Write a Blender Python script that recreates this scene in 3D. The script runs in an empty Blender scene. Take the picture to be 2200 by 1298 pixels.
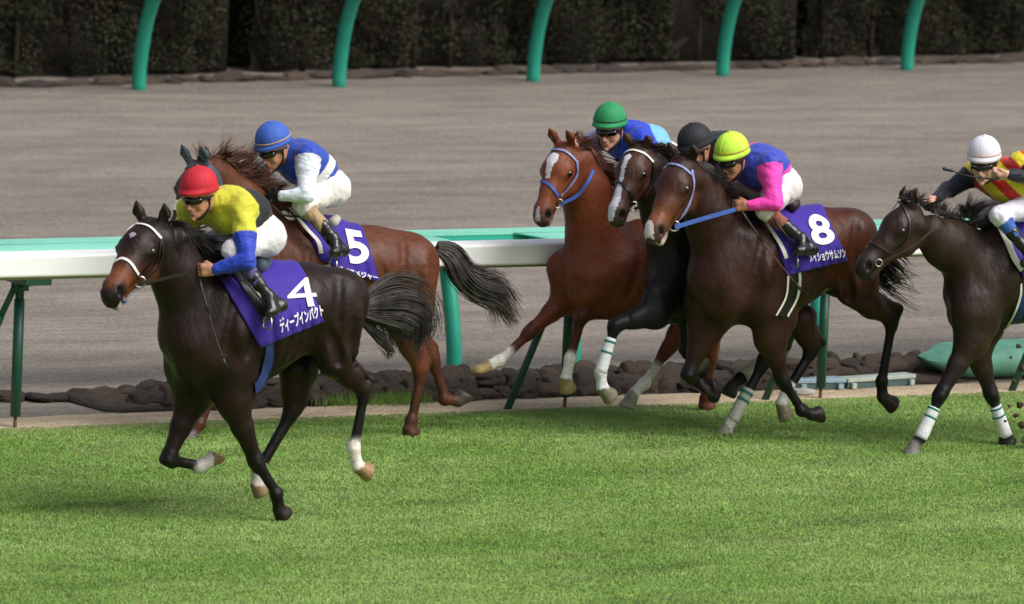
import bpy, math, random
import numpy as np
from mathutils import Vector, Matrix
R = math.radians
SC = bpy.context.scene
random.seed(7); RNG = np.random.default_rng(7)

# ------------------------------------------------------------------ camera
# world: X runs along the track (horses gallop towards -X), Y away from the stand, Z up
F_PX = 16800.0; YAW = R(31.0); PITCH = R(6.82); ROLL = 0.043; CAM_H = 7.2
CAM = np.array([0.0, 0.0, CAM_H])
_f = np.array([math.sin(YAW)*math.cos(PITCH), math.cos(YAW)*math.cos(PITCH), -math.sin(PITCH)])
_r0 = np.array([math.cos(YAW), -math.sin(YAW), 0.0]); _u0 = np.cross(_r0, _f)
CR = math.cos(ROLL)*_r0 + math.sin(ROLL)*_u0
CU = -math.sin(ROLL)*_r0 + math.cos(ROLL)*_u0
cam_data = bpy.data.cameras.new('camera'); cam = bpy.data.objects.new('camera', cam_data)
SC.collection.objects.link(cam); SC.camera = cam
cam_data.sensor_width = 36.0; cam_data.sensor_fit = 'HORIZONTAL'; cam_data.lens = 36.0*F_PX/2200.0
cam_data.clip_start = 1.0; cam_data.clip_end = 2000.0
cam.matrix_world = Matrix(((CR[0], CU[0], -_f[0], CAM[0]), (CR[1], CU[1], -_f[1], CAM[1]), (CR[2], CU[2], -_f[2], CAM[2]), (0, 0, 0, 1)))
cam_data.dof.use_dof = True; cam_data.dof.focus_distance = 51.5; cam_data.dof.aperture_fstop = 4.0

# ------------------------------------------------------------------ world, sun, exposure
SUN_EL, SUN_AZ = R(48), R(150)          # azimuth clockwise from +Y: the sun stands high to the right of the picture
w = bpy.data.worlds.new('World'); SC.world = w; w.use_nodes = True
nt = w.node_tree; bg = nt.nodes['Background']
sky = nt.nodes.new('ShaderNodeTexSky'); sky.sky_type = 'NISHITA'; sky.sun_disc = False
sky.sun_elevation = SUN_EL; sky.sun_rotation = SUN_AZ; sky.air_density = 1.0; sky.dust_density = 5.0; sky.ozone_density = 1.0
hsv = nt.nodes.new('ShaderNodeHueSaturation'); hsv.inputs['Saturation'].default_value = 0.55
nt.links.new(sky.outputs[0], hsv.inputs['Color']); nt.links.new(hsv.outputs[0], bg.inputs[0]); bg.inputs[1].default_value = 0.098
sun_d = bpy.data.lights.new('sun', 'SUN'); sun = bpy.data.objects.new('sun', sun_d); SC.collection.objects.link(sun)
sun_d.energy = 1.75; sun_d.angle = R(45); sun_d.color = (1.0, 0.975, 0.95)
_sd = Vector((math.sin(SUN_AZ)*math.cos(SUN_EL), math.cos(SUN_AZ)*math.cos(SUN_EL), math.sin(SUN_EL)))
sun.rotation_euler = _sd.to_track_quat('Z', 'Y').to_euler()
SC.view_settings.view_transform = 'Standard'; SC.view_settings.look = 'None'
SC.view_settings.exposure = 0.47; SC.view_settings.gamma = 1.0
SC.view_settings.use_curve_mapping = False

# ------------------------------------------------------------------ helpers
def ray(px, py):
    x = (np.asarray(px, float)-1100.0)/F_PX; y = -(np.asarray(py, float)-649.0)/F_PX
    d = _f + x[..., None]*CR + y[..., None]*CU
    return d/np.linalg.norm(d, axis=-1, keepdims=True)
def ground(px, py, z=0.0):
    d = ray(px, py); t = (z-CAM[2])/d[..., 2]
    return CAM + t[..., None]*d
def on_y(px, py, y):                      # where the sight line meets the vertical plane Y = y along the track
    d = ray(px, py); t = y/d[..., 1]
    return CAM + t[..., None]*d
def proj(p):
    q = np.asarray(p)-CAM; z = q@_f
    return 1100+F_PX*(q@CR)/z, 649-F_PX*(q@CU)/z

def lin(c):
    if isinstance(c, str): c = tuple(int(c[i:i+2], 16)/255 for i in (0, 2, 4))
    return tuple(((v+0.055)/1.055)**2.4 if v > 0.04045 else v/12.92 for v in c)

def mesh_obj(name, verts, faces, mat=None, parent=None, smooth=True, cols=None, loc=None):
    me = bpy.data.meshes.new(name)
    verts = np.asarray(verts, dtype=np.float32)
    if isinstance(faces, np.ndarray):
        n, k = faces.shape
        me.vertices.add(len(verts)); me.vertices.foreach_set('co', verts.ravel())
        me.loops.add(n*k); me.loops.foreach_set('vertex_index', faces.astype(np.int32).ravel())
        me.polygons.add(n); me.polygons.foreach_set('loop_start', np.arange(0, n*k, k, dtype=np.int32))
        try: me.polygons.foreach_set('loop_total', np.full(n, k, dtype=np.int32))
        except Exception: pass
        me.update(calc_edges=True); me.validate()
    else:
        me.from_pydata([tuple(map(float, v)) for v in verts], [], faces); me.update()
    if smooth: me.polygons.foreach_set('use_smooth', [True]*len(me.polygons))
    if cols is not None:
        ca = me.color_attributes.new('coat', 'FLOAT_COLOR', 'POINT')
        c4 = np.ones((len(verts), 4), dtype=np.float32); c4[:, :3] = cols
        ca.data.foreach_set('color', c4.ravel())
    if mat is not None: me.materials.append(mat)
    o = bpy.data.objects.new(name, me); SC.collection.objects.link(o)
    if parent is not None: o.parent = parent
    if loc is not None: o.location = loc
    return o

def empty(name, loc, rz=0.0):
    o = bpy.data.objects.new(name, None); SC.collection.objects.link(o); o.empty_display_size = 0.2
    o.location = loc; o.rotation_euler = (0, 0, rz); return o
def tag(o, label=None, cat=None, group=None, kind=None):
    if label: o['label'] = label
    if cat: o['category'] = cat
    if group: o['group'] = group
    if kind: o['kind'] = kind
    return o
def copy_tree(o, parent=None):
    c = o.copy(); SC.collection.objects.link(c)
    if parent is not None: c.parent = parent
    for ch in list(o.children): copy_tree(ch, c)
    return c

# ---- materials
def new_mat(name):
    m = bpy.data.materials.new(name); m.use_nodes = True
    return m, m.node_tree, m.node_tree.nodes['Principled BSDF']
def noise(nt, scale, detail=4.0, rough=0.55, vec=None, dist=0.0):
    n = nt.nodes.new('ShaderNodeTexNoise'); n.inputs['Scale'].default_value = scale
    n.inputs['Detail'].default_value = detail; n.inputs['Roughness'].default_value = rough; n.inputs['Distortion'].default_value = dist
    if vec is not None: nt.links.new(vec, n.inputs['Vector'])
    return n
def ramp(nt, src, stops):
    r = nt.nodes.new('ShaderNodeValToRGB'); e = r.color_ramp.elements
    while len(e) < len(stops): e.new(0.5)
    for el, (p, c) in zip(e, stops):
        el.position = p; el.color = (*c, 1) if len(c) == 3 else c
    nt.links.new(src, r.inputs[0]); return r
def mapping(nt, src, scale=(1, 1, 1), rot=(0, 0, 0)):
    m = nt.nodes.new('ShaderNodeMapping'); m.inputs['Scale'].default_value = scale; m.inputs['Rotation'].default_value = rot
    nt.links.new(src, m.inputs['Vector']); return m.outputs[0]
def coords(nt, which='Object'):
    return nt.nodes.new('ShaderNodeTexCoord').outputs[which]
def bump(nt, src, strength, dist, bs, prev=None):
    b = nt.nodes.new('ShaderNodeBump'); b.inputs['Strength'].default_value = strength; b.inputs['Distance'].default_value = dist
    nt.links.new(src, b.inputs['Height'])
    if prev is not None: nt.links.new(prev, b.inputs['Normal'])
    nt.links.new(b.outputs[0], bs.inputs['Normal']); return b.outputs[0]
def mixc(nt, fac, a, b, mode='MIX'):
    m = nt.nodes.new('ShaderNodeMix'); m.data_type = 'RGBA'; m.blend_type = mode
    for i, v in ((0, fac), (6, a), (7, b)):
        if hasattr(v, 'links') or isinstance(v, bpy.types.NodeSocket): nt.links.new(v, m.inputs[i])
        elif i == 0: m.inputs[i].default_value = v
        else: m.inputs[i].default_value = (*v, 1)
    return m.outputs[2]

def plain(name, col, rough=0.5, spec=0.5, var=0.12, scale=25.0, metal=0.0, bmp=0.0, bscale=80.0, sheen=0.0):
    m, nt, bs = new_mat(name); col = lin(col)
    co = coords(nt); n = noise(nt, scale, 5, vec=co)
    a = tuple(c*(1-var) for c in col); b = tuple(min(1, c*(1+var)) for c in col)
    r = ramp(nt, n.outputs[0], [(0.3, a), (0.7, b)])
    nt.links.new(r.outputs[0], bs.inputs['Base Color'])
    bs.inputs['Roughness'].default_value = rough; bs.inputs['Metallic'].default_value = metal
    bs.inputs['Specular IOR Level'].default_value = spec
    bs.inputs['Sheen Weight'].default_value = sheen
    if bmp: bump(nt, noise(nt, bscale, 4, vec=co).outputs[0], bmp, 0.01, bs)
    return m

def attr_mat(name, rough, spec=0.5, var=0.25, vscale=9.0, bumps=(), sheen=0.0, coat=0.0, fine=0.0, fv=0.25):
    m, nt, bs = new_mat(name); co = coords(nt)
    at = nt.nodes.new('ShaderNodeAttribute'); at.attribute_name = 'coat'
    n = noise(nt, vscale, 6, 0.6, vec=co)
    r = ramp(nt, n.outputs[0], [(0.3, (1-var,)*3), (0.7, (1+var,)*3)])
    nt.links.new(mixc(nt, 1.0, at.outputs['Color'], r.outputs[0], 'MULTIPLY'), bs.inputs['Base Color'])
    bs.inputs['Roughness'].default_value = rough; bs.inputs['Specular IOR Level'].default_value = spec
    bs.inputs['Sheen Weight'].default_value = sheen
    if fine:
        n3 = noise(nt, fine, 3, 0.6, mapping(nt, co, (0.35, 1, 1))); r3 = ramp(nt, n3.outputs[0], [(0.25, (1-fv,)*3), (0.75, (1+fv,)*3)])
        c0 = bs.inputs['Base Color'].links[0].from_socket; nt.links.new(mixc(nt, 1.0, c0, r3.outputs[0], 'MULTIPLY'), bs.inputs['Base Color'])
        rr_ = ramp(nt, noise(nt, 6, 6, 0.7, co).outputs[0], [(0.3, (rough-.08,)*3), (0.7, (rough+.16,)*3)]); nt.links.new(rr_.outputs[0], bs.inputs['Roughness'])
    bs.inputs['Coat Weight'].default_value = coat; bs.inputs['Coat Roughness'].default_value = 0.35
    prev = None
    for sc, st, di, str_ in bumps:
        v = mapping(nt, co, str_)
        prev = bump(nt, noise(nt, sc, 4, vec=v).outputs[0], st, di, bs, prev)
    return m
# ------------------------------------------------------------------ implicit bodies: one continuous skin from blended limbs
V3 = lambda *a: np.array(a, dtype=float)
def nrm(v): return v/(np.linalg.norm(v)+1e-12)
class Prim:
    __slots__ = ('a', 'b', 'ra', 'rb', 'k', 'q', 's', 'col', 'sub', 'cut', 'w')
    def __init__(p, a, b, ra, rb=None, k=0.03, q=1.0, s=(0, 1, 0), col=(0.5, 0.5, 0.5), sub=False, cut=None, w=1.0):
        p.a = np.array(a, float); p.b = np.array(b, float); p.ra = ra; p.rb = ra if rb is None else rb
        p.k = k; p.q = q; p.s = np.array(s, float); p.col = col; p.sub = sub; p.cut = cut; p.w = w
    def dist(p, P):
        A, B, Q = p.a, p.b, P
        if p.q != 1.0:
            m = (A+B)/2; f = (p.q-1.0)
            Q = P + f*((P-m)@p.s)[..., None]*p.s
            A = A + f*((A-m)@p.s)*p.s; B = B + f*((B-m)@p.s)*p.s
        d = B-A; L2 = float(d@d)
        if L2 < 1e-9: D = np.linalg.norm(Q-A, axis=-1)-p.ra
        else:
            t = np.clip(((Q-A)@d)/L2, 0, 1)
            D = np.linalg.norm(Q-A-t[..., None]*d, axis=-1)-(p.ra+(p.rb-p.ra)*t)
        if p.q > 1.0: D = D/math.sqrt(p.q)
        if p.cut is not None: D = np.maximum(D, (P-p.cut[0])@p.cut[1])
        return D
    def box(p, m):
        e = max(p.ra, p.rb)/min(1.0, p.q)+m
        return np.minimum(p.a, p.b)-e, np.maximum(p.a, p.b)+e
def smin(a, b, k):
    h = np.maximum(k-np.abs(a-b), 0)/k
    return np.minimum(a, b)-h*h*k*0.25
def fsdf(prims, P):
    D = np.full(P.shape[:-1], 9.0)
    for p in prims:
        d = p.dist(P)
        D = -smin(-D, d, p.k) if p.sub else smin(D, d, p.k)
    return D
def fgrad(prims, P, e=0.004):
    g = np.stack([fsdf(prims, P+np.eye(3)[i]*e)-fsdf(prims, P-np.eye(3)[i]*e) for i in range(3)], -1)
    return g/(np.linalg.norm(g, axis=-1, keepdims=True)+1e-12)
def wrinkle(P, amp, freq, seed=0, stretch=(1, 1, 1)):
    rg = np.random.default_rng(seed); S = np.zeros(P.shape[:-1]); Q = P*np.array(stretch)
    for i in range(6):
        d = nrm(rg.normal(size=3)); fr = freq*(0.6+0.9*rg.random())
        S += np.sin(Q@d*fr+rg.random()*6.28+1.3*np.sin(Q@nrm(rg.normal(size=3))*fr*0.6+rg.random()*6))
    return amp*S/2.4
_C8 = np.array([[i, j, k] for i in (0, 1) for j in (0, 1) for k in (0, 1)])
_E12 = [(a, b) for a in range(8) for b in range(a+1, 8) if np.abs(_C8[a]-_C8[b]).sum() == 1]
def polygonise(prims, h, disp=None, extra=0.0):
    boxes = [p.box(0.0) for p in prims if not p.sub]
    lo = np.min([b[0] for b in boxes], 0)-4*h-extra; hi = np.max([b[1] for b in boxes], 0)+4*h+extra
    n = np.ceil((hi-lo)/h).astype(int)+1
    Fd = np.full(n, 9.0, dtype=np.float32)
    ax = [lo[i]+h*np.arange(n[i]) for i in range(3)]
    for p in prims:
        b0, b1 = p.box(max(p.k, 0.01)*math.sqrt(p.q if p.q > 1 else 1)+2*h)
        i0 = np.clip(np.floor((b0-lo)/h).astype(int), 0, n); i1 = np.clip(np.ceil((b1-lo)/h).astype(int)+1, 0, n)
        if np.any(i1 <= i0): continue
        sl = tuple(slice(i0[i], i1[i]) for i in range(3))
        P = np.stack(np.meshgrid(ax[0][sl[0]], ax[1][sl[1]], ax[2][sl[2]], indexing='ij'), -1)
        d = p.dist(P)
        Fd[sl] = -smin(-Fd[sl], d, p.k) if p.sub else smin(Fd[sl], d, p.k)
    if disp is not None:
        near = np.argwhere(np.abs(Fd) < 0.03); P = lo+near*h
        Fd[near[:, 0], near[:, 1], near[:, 2]] += disp(P)
    ins = Fd < 0
    c = np.zeros(np.array(n)-1, dtype=np.int8)
    for o in _C8: c += ins[o[0]:n[0]-1+o[0], o[1]:n[1]-1+o[1], o[2]:n[2]-1+o[2]]
    act = (c > 0) & (c < 8); idx = np.argwhere(act)
    vid = np.full(act.shape, -1, dtype=np.int32); vid[act] = np.arange(len(idx))
    vals = np.stack([Fd[idx[:, 0]+o[0], idx[:, 1]+o[1], idx[:, 2]+o[2]] for o in _C8], 1).astype(float)
    acc = np.zeros((len(idx), 3)); cnt = np.zeros(len(idx))
    for a, b in _E12:
        m = (vals[:, a] < 0) != (vals[:, b] < 0)
        t = vals[m, a]/(vals[m, a]-vals[m, b])
        acc[m] += _C8[a]+t[:, None]*(_C8[b]-_C8[a]); cnt[m] += 1
    V = lo+(idx+acc/cnt[:, None])*h
    faces = []
    for axn in range(3):
        u, v = (axn+1) % 3, (axn+2) % 3
        s0 = [slice(1, n[i]-1) for i in range(3)]; s0[axn] = slice(0, n[axn]-1)
        s1 = list(s0); s1[axn] = slice(1, n[axn])
        A = ins[tuple(s0)]; B = ins[tuple(s1)]
        e = np.argwhere(A != B)
        flip = A[e[:, 0], e[:, 1], e[:, 2]]
        g = e.copy()
        for i in range(3):
            if i != axn: g[:, i] += 1
        def cell(du, dv):
            q = g.copy(); q[:, u] += du; q[:, v] += dv
            return vid[q[:, 0], q[:, 1], q[:, 2]]
        Q = np.stack([cell(-1, -1), cell(0, -1), cell(0, 0), cell(-1, 0)], 1)
        Q[~flip] = Q[~flip][:, ::-1]; faces.append(Q)
    Fc = np.concatenate(faces); Fc = Fc[(Fc >= 0).all(1)]
    return V, Fc
def prim_colours(prims, V, soft=0.012):
    ps = [p for p in prims if p.w > 0]
    W = np.stack([(-(p.dist(V)))/soft for p in ps], 1)
    W -= W.max(1, keepdims=True)
    if soft < 0.004: return np.array([p.col for p in ps], float)[np.argmax(W+np.log([p.w for p in ps]), 1)]
    W = np.exp(np.maximum(W, -30))*np.array([p.w for p in ps])
    C = np.array([p.col for p in ps], float)
    return (W@C)/W.sum(1, keepdims=True)
def skin_obj(name, prims, h, mat, parent, disp=None, soft=0.012, colfn=None, extra=0.0):
    V, Fc = polygonise(prims, h, disp, extra)
    C = prim_colours(prims, V, soft)
    if colfn is not None: C = colfn(V, C)
    o = mesh_obj(name, V, Fc, mat, parent, True, C)
    md = o.modifiers.new('smooth', 'SMOOTH'); md.factor = 0.5; md.iterations = 2
    return o

def tube(pts, rad, sides=6, close=False):
    """tube along points; rad scalar or per point; returns verts, quad faces"""
    P = np.asarray(pts, float); n = len(P); rr = np.full(n, rad) if np.isscalar(rad) else np.asarray(rad)
    T = np.gradient(P, axis=0); T /= np.linalg.norm(T, axis=1, keepdims=True)+1e-12
    ref = V3(0, 0, 1) if abs(T[0][2]) < 0.9 else V3(1, 0, 0)
    a = nrm(np.cross(T[0], ref)); V = []
    for i in range(n):
        a = nrm(a-(a@T[i])*T[i]); b = np.cross(T[i], a)
        for s in range(sides):
            t = 2*math.pi*s/sides; V.append(P[i]+rr[i]*(math.cos(t)*a+math.sin(t)*b))
    Fc = [(i*sides+s, i*sides+(s+1) % sides, (i+1)*sides+(s+1) % sides, (i+1)*sides+s) for i in range(n-1) for s in range(sides)]
    if close: Fc += [((n-1)*sides+s, (n-1)*sides+(s+1) % sides, (s+1) % sides, s) for s in range(sides)]
    else: Fc += [tuple(range(sides))[::-1], tuple((n-1)*sides+s for s in range(sides))]
    return V, Fc
class MB:
    def __init__(s): s.v = []; s.f = []
    def add(s, V, Fc):
        n = len(s.v); s.v += [tuple(map(float, v)) for v in V]; s.f += [tuple(int(i)+n for i in f) for f in Fc]; return s
    def tube(s, *a, **k): return s.add(*tube(*a, **k))
    def box(s, lo, hi):
        x0, y0, z0 = lo; x1, y1, z1 = hi
        return s.add([(x0, y0, z0), (x1, y0, z0), (x1, y1, z0), (x0, y1, z0), (x0, y0, z1), (x1, y0, z1), (x1, y1, z1), (x0, y1, z1)],
                     [(0, 3, 2, 1), (4, 5, 6, 7), (0, 1, 5, 4), (1, 2, 6, 5), (2, 3, 7, 6), (3, 0, 4, 7)])
    def obj(s, name, mat, parent=None, smooth=True, bevel=0.0):
        o = mesh_obj(name, np.array(s.v), s.f, mat, parent, smooth)
        if bevel: b = o.modifiers.new('bevel', 'BEVEL'); b.width = bevel; b.segments = 2; b.limit_method = 'ANGLE'
        return o
def resample(P, n):
    """smooth curve (Catmull-Rom) through P sampled evenly n times"""
    P = np.asarray(P, float)
    if len(P) == 2: return P[0]+np.linspace(0, 1, n)[:, None]*(P[1]-P[0])
    Q = np.vstack([2*P[0]-P[1], P, 2*P[-1]-P[-2]]); out = []
    for i in range(len(P)-1):
        p0, p1, p2, p3 = Q[i:i+4]
        for t in np.linspace(0, 1, 12, endpoint=False):
            out.append(0.5*((2*p1)+(-p0+p2)*t+(2*p0-5*p1+4*p2-p3)*t*t+(-p0+3*p1-3*p2+p3)*t**3))
    out.append(P[-1]); out = np.array(out)
    s = np.concatenate([[0], np.cumsum(np.linalg.norm(np.diff(out, axis=0), axis=1))])
    t = np.linspace(0, s[-1], n)
    return np.stack([np.interp(t, s, out[:, i]) for i in range(out.shape[1])], 1)

class Frame:
    """upright frame of one horse: u forward, v to its left (camera side), z up; pixel + v gives a local point"""
    def __init__(s, gx, gy, v, dev=0.0):
        s.rz = math.pi+dev
        s.U = V3(math.cos(s.rz), math.sin(s.rz), 0); s.Vv = V3(-math.sin(s.rz), math.cos(s.rz), 0)
        s.O = ground(gx, gy)-v*s.Vv
    def local(s, W):
        q = np.asarray(W)-s.O; return np.stack([q@s.U, q@s.Vv, q[..., 2]], -1)
    def world(s, Lc):
        Lc = np.asarray(Lc); return s.O+Lc[..., 0:1]*s.U+Lc[..., 1:2]*s.Vv+Lc[..., 2:3]*V3(0, 0, 1)
    def L(s, px, py, v=0.0):
        d = ray(px, py); v = np.asarray(v, float)
        t = (v-(CAM-s.O)@s.Vv)/(d@s.Vv)
        return s.local(CAM+t[..., None]*d)
    def raydir(s, px, py):
        d = ray(px, py); return np.stack([d@s.U, d@s.Vv, d[..., 2]], -1)
    def cast(s, prims, px, py, off=0.0, v0=0.75):
        """walk each sight line from the plane v0 on to the body grown by off; misses settle at the nearest approach"""
        px = np.asarray(px, float); py = np.asarray(py, float)
        P = s.L(px, py, v0); D = s.raydir(px, py)
        best = P.copy(); bd = np.full(px.shape, 9.0); t = np.zeros(px.shape)
        for i in range(60):
            q = P+t[..., None]*D; d = fsdf(prims, q)-off
            m = d < bd; bd = np.where(m, d, bd); best = np.where(m[..., None], q, best)
            t = t+np.clip(d*0.8, 0.0, 0.2)+np.where(d > 0.0006, 0.0004, 0)
        for i in range(4):                   # pull misses on to the surface
            d = fsdf(prims, best)-off
            if np.all(np.abs(d) < 0.001): break
            best = best-(d*0.9)[..., None]*fgrad(prims, best)
        return best
# ------------------------------------------------------------------ the ground
Y_TURF = 46.13; Y_SAND = 46.62; Y_FAR = 68.3
def streaky(name, stops, fine, xs=0.22, bstr=0.5, bdist=0.03, big=None, streak=3.2, ripple=False):
    m, nt, bs = new_mat(name); co = coords(nt)
    v1 = mapping(nt, co, (xs, 1.0, 1.0)); n1 = noise(nt, streak, 8, 0.65, v1, 0.4)
    n2 = noise(nt, fine, 6, 0.7, co)
    v3 = mapping(nt, co, (0.03, 0.30, 1.0)); n3 = noise(nt, 1.0, 3, 0.5, v3)
    r = ramp(nt, n1.outputs[0], stops)
    c = mixc(nt, 0.9, r.outputs[0], ramp(nt, n2.outputs[0], [(0.36, (0.62,)*3), (0.64, (1.32,)*3)]).outputs[0], 'MULTIPLY')
    c = mixc(nt, 0.8, c, ramp(nt, n3.outputs[0], big or [(0.35, (0.87,)*3), (0.65, (1.09,)*3)]).outputs[0], 'MULTIPLY')
    nt.links.new(c, bs.inputs['Base Color']); bs.inputs['Roughness'].default_value = 0.95; bs.inputs['Specular IOR Level'].default_value = 0.15
    p = bump(nt, n1.outputs[0], bstr, bdist, bs)
    if ripple:
        wv = nt.nodes.new('ShaderNodeTexWave'); wv.bands_direction = 'Y'; wv.inputs['Scale'].default_value = 1.6
        wv.inputs['Distortion'].default_value = 7.0; wv.inputs['Detail'].default_value = 4; wv.inputs['Detail Scale'].default_value = 0.8
        nt.links.new(mapping(nt, co, (0.25, 1, 1)), wv.inputs['Vector']); p = bump(nt, wv.outputs[1], 0.22, 0.03, bs, p)
    bump(nt, n2.outputs[0], 0.6, 0.02, bs, p)
    return m
def sheet(name, x0, x1, y0, y1, z, mat, nx=1, ny=1, fn=None):
    xs = np.linspace(x0, x1, nx+1); ys = np.linspace(y0, y1, ny+1)
    X, Y = np.meshgrid(xs, ys, indexing='ij'); Z = np.full(X.shape, z)
    if fn is not None: X, Y, Z = fn(X, Y, Z)
    i, j = np.meshgrid(np.arange(nx), np.arange(ny), indexing='ij'); a = (i*(ny+1)+j).ravel()
    F_ = np.stack([a, a+ny+1, a+ny+2, a+1], 1)
    return mesh_obj(name, np.stack([X, Y, Z], -1).reshape(-1, 3), F_, mat)
m_dirt = streaky('harrowed sand', [(0.30, lin('756f67')), (0.5, lin('867e75')), (0.72, lin('958d83'))], 30, xs=0.30, ripple=True, bstr=0.6, bdist=0.045, streak=2.4)
m_sand = streaky('pale sand', [(0.3, lin('ab987d')), (0.7, lin('cdbb9f'))], 40, 0.6, 0.3, 0.02)
m_soil = streaky('turf soil', [(0.3, lin('748f45')), (0.7, lin('8ca558'))], 30, 0.8, 0.5, 0.02)
m_field = streaky('field earth', [(0.3, lin('4a4438')), (0.7, lin('635d4a'))], 10, 0.8)
tag(sheet('ground', -500, 700, -60, 1200, -0.012, m_field), kind='structure')
def wob(X, Y, Z):
    far = Y > 60
    Y = Y+np.where(far, 0, 0.02*np.sin(X*3.1)+0.015*np.sin(X*7.7+1)); return X, Y, Z
tag(sheet('dirt_track', -40, 110, Y_SAND-0.1, 70.5, -0.008, m_dirt, 200, 12), kind='structure')
tag(sheet('sand_strip', -40, 110, Y_TURF-0.15, Y_SAND+0.05, -0.004, m_sand, 600, 4, wob), kind='structure')
tag(sheet('turf_track', -40, 110, 15, Y_TURF, 0.0, m_soil, 600, 40, lambda X, Y, Z: (X, Y+np.where(Y > 46, 0.03*np.sin(X*2.3)+0.02*np.sin(X*9+2), 0), Z)), kind='structure')

# ---- grass: short racing turf, blade by blade where the photo looks
def build_grass():
    N = 1500000
    x = RNG.uniform(17.0, 38.5, N); y = RNG.uniform(35.6, Y_TURF+0.06, N)
    px, py = proj(np.stack([x, y, np.zeros(N)], -1))
    k = (px > -620) & (px < 2900) & (py < 1560); x, y = x[k], y[k]; n = len(x)
    def fld(sc, seed, sy=1.0):
        rg = np.random.default_rng(seed); s = np.zeros(n)
        for i in range(7):
            a = rg.random()*6.28; f = sc*(0.5+1.5*rg.random())
            s += np.sin((x*math.cos(a)+y*sy*math.sin(a))*f+rg.random()*6.28+1.5*np.sin((x*math.sin(a*1.7)+y*math.cos(a*1.7))*f*0.7))
        return s/4.0
    big = fld(1.3, 1, 2.2); mid = fld(6.0, 2, 2.0); fine = fld(24.0, 3, 1.5)
    dens = RNG.random(n) < np.clip(0.80+0.25*mid+0.2*fine, 0.25, 1); x, y, big, mid, fine = x[dens], y[dens], big[dens], mid[dens], fine[dens]; n = len(x)
    edge = np.clip((Y_TURF+0.06-y)/0.25, 0.25, 1)
    H = (0.012+0.007*RNG.random(n)+0.004*np.clip(mid+fine*0.6, -1, 1.2))*edge
    az = RNG.uniform(0, 6.283, n); W = 0.0035+0.003*RNG.random(n)
    lean = H*RNG.uniform(0.1, 0.9, n); la = RNG.uniform(0, 6.283, n)
    dx, dy = np.cos(az)*W, np.sin(az)*W
    lx, ly = np.cos(la)*lean, np.sin(la)*lean
    V = np.empty((n, 5, 3), np.float32)
    V[:, 0] = np.stack([x-dx, y-dy, np.full(n, -0.003)], -1); V[:, 1] = np.stack([x+dx, y+dy, np.full(n, -0.003)], -1)
    V[:, 2] = np.stack([x+dx*0.8+lx*0.35, y+dy*0.8+ly*0.35, H*0.6], -1); V[:, 3] = np.stack([x-dx*0.8+lx*0.35, y-dy*0.8+ly*0.35, H*0.6], -1)
    V[:, 4] = np.stack([x+lx, y+ly, H], -1)
    b = (np.arange(n)*5)[:, None]
    F3 = np.concatenate([b+np.array([[0, 1, 2]]), b+np.array([[0, 2, 3]]), b+np.array([[3, 2, 4]])])
    g1, g2, dry = np.array(lin('89b650')), np.array(lin('b6d67d')), np.array(lin('c0b888'))
    t = np.clip(0.5+0.40*big+0.34*mid+0.04*fine+RNG.normal(0, 0.05, n), 0, 1)[:, None]
    C = g1*(1-t)+g2*t
    d = (RNG.random(n) < 0.03+0.30*np.clip(fld(3.1, 21, 2.4)-0.75, 0, 1)+0.25*(np.abs(y-Y_TURF) < 0.25))[:, None]; C = np.where(d, dry, C)
    dk = np.clip((fld(2.2, 9, 2.6)-0.35)*1.2, 0, 1)
    C = C*(1-0.28*dk[:, None])
    m = attr_mat('grass blade', 0.55, 0.35, 0.12, 3.0); nt = m.node_tree; bs = nt.nodes['Principled BSDF']
    tr = nt.nodes.new('ShaderNodeBsdfTranslucent'); mx = nt.nodes.new('ShaderNodeMixShader'); mx.inputs[0].default_value = 0.42
    src = bs.inputs['Base Color'].links[0].from_socket; nt.links.new(src, tr.inputs['Color'])
    up = nt.nodes.new('ShaderNodeCombineXYZ'); up.inputs[2].default_value = 1.0; ge = nt.nodes.new('ShaderNodeNewGeometry'); vm = nt.nodes.new('ShaderNodeMix'); vm.data_type = 'VECTOR'; vm.inputs[0].default_value = 0.75
    nt.links.new(ge.outputs['Normal'], vm.inputs[4]); nt.links.new(up.outputs[0], vm.inputs[5]); nt.links.new(vm.outputs[1], bs.inputs['Normal'])
    nt.links.new(bs.outputs[0], mx.inputs[1]); nt.links.new(tr.outputs[0], mx.inputs[2]); nt.links.new(mx.outputs[0], nt.nodes['Material Output'].inputs[0])
    o = mesh_obj('grass', V.reshape(-1, 3), F3, m, smooth=False, cols=np.repeat(C, 5, 0))
    tag(o, 'short green grass of the turf track with faint dry flecks', 'grass', kind='stuff')
build_grass()

# ------------------------------------------------------------------ rails
def weathered(name, col, dirt, rough=0.4, var=0.06):
    m, nt, bs = new_mat(name); co = coords(nt); c = lin(col)
    n = noise(nt, 5, 6, 0.6, mapping(nt, co, (0.4, 1, 2.5)))
    r = ramp(nt, n.outputs[0], [(0.25, tuple(a*(1-var*2.5) for a in c)), (0.5, c), (0.8, tuple(min(1, a*(1+var)) for a in c))])
    n2 = noise(nt, 22, 6, 0.7, co); r2 = ramp(nt, n2.outputs[0], [(0.60, (0, 0, 0)), (0.78, (1, 1, 1))])
    mm = nt.nodes.new('ShaderNodeMath'); mm.operation = 'MULTIPLY'; mm.inputs[1].default_value = 0.35; nt.links.new(r2.outputs[0], mm.inputs[0])
    nt.links.new(mixc(nt, mm.outputs[0], r.outputs[0], lin(dirt)), bs.inputs['Base Color'])
    bs.inputs['Roughness'].default_value = rough
    bump(nt, n.outputs[0], 0.15, 0.01, bs); return m
m_white = weathered('white painted rail', 'f1f0f0', 'c9c4b6', 0.6, 0.02)
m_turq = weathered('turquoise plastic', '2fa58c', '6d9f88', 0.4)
m_turqL = weathered('pale turquoise plastic', '84d0ba', '9ec9b0', 0.4)  # paler turquoise for covers, top flange and far rail sections
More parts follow.
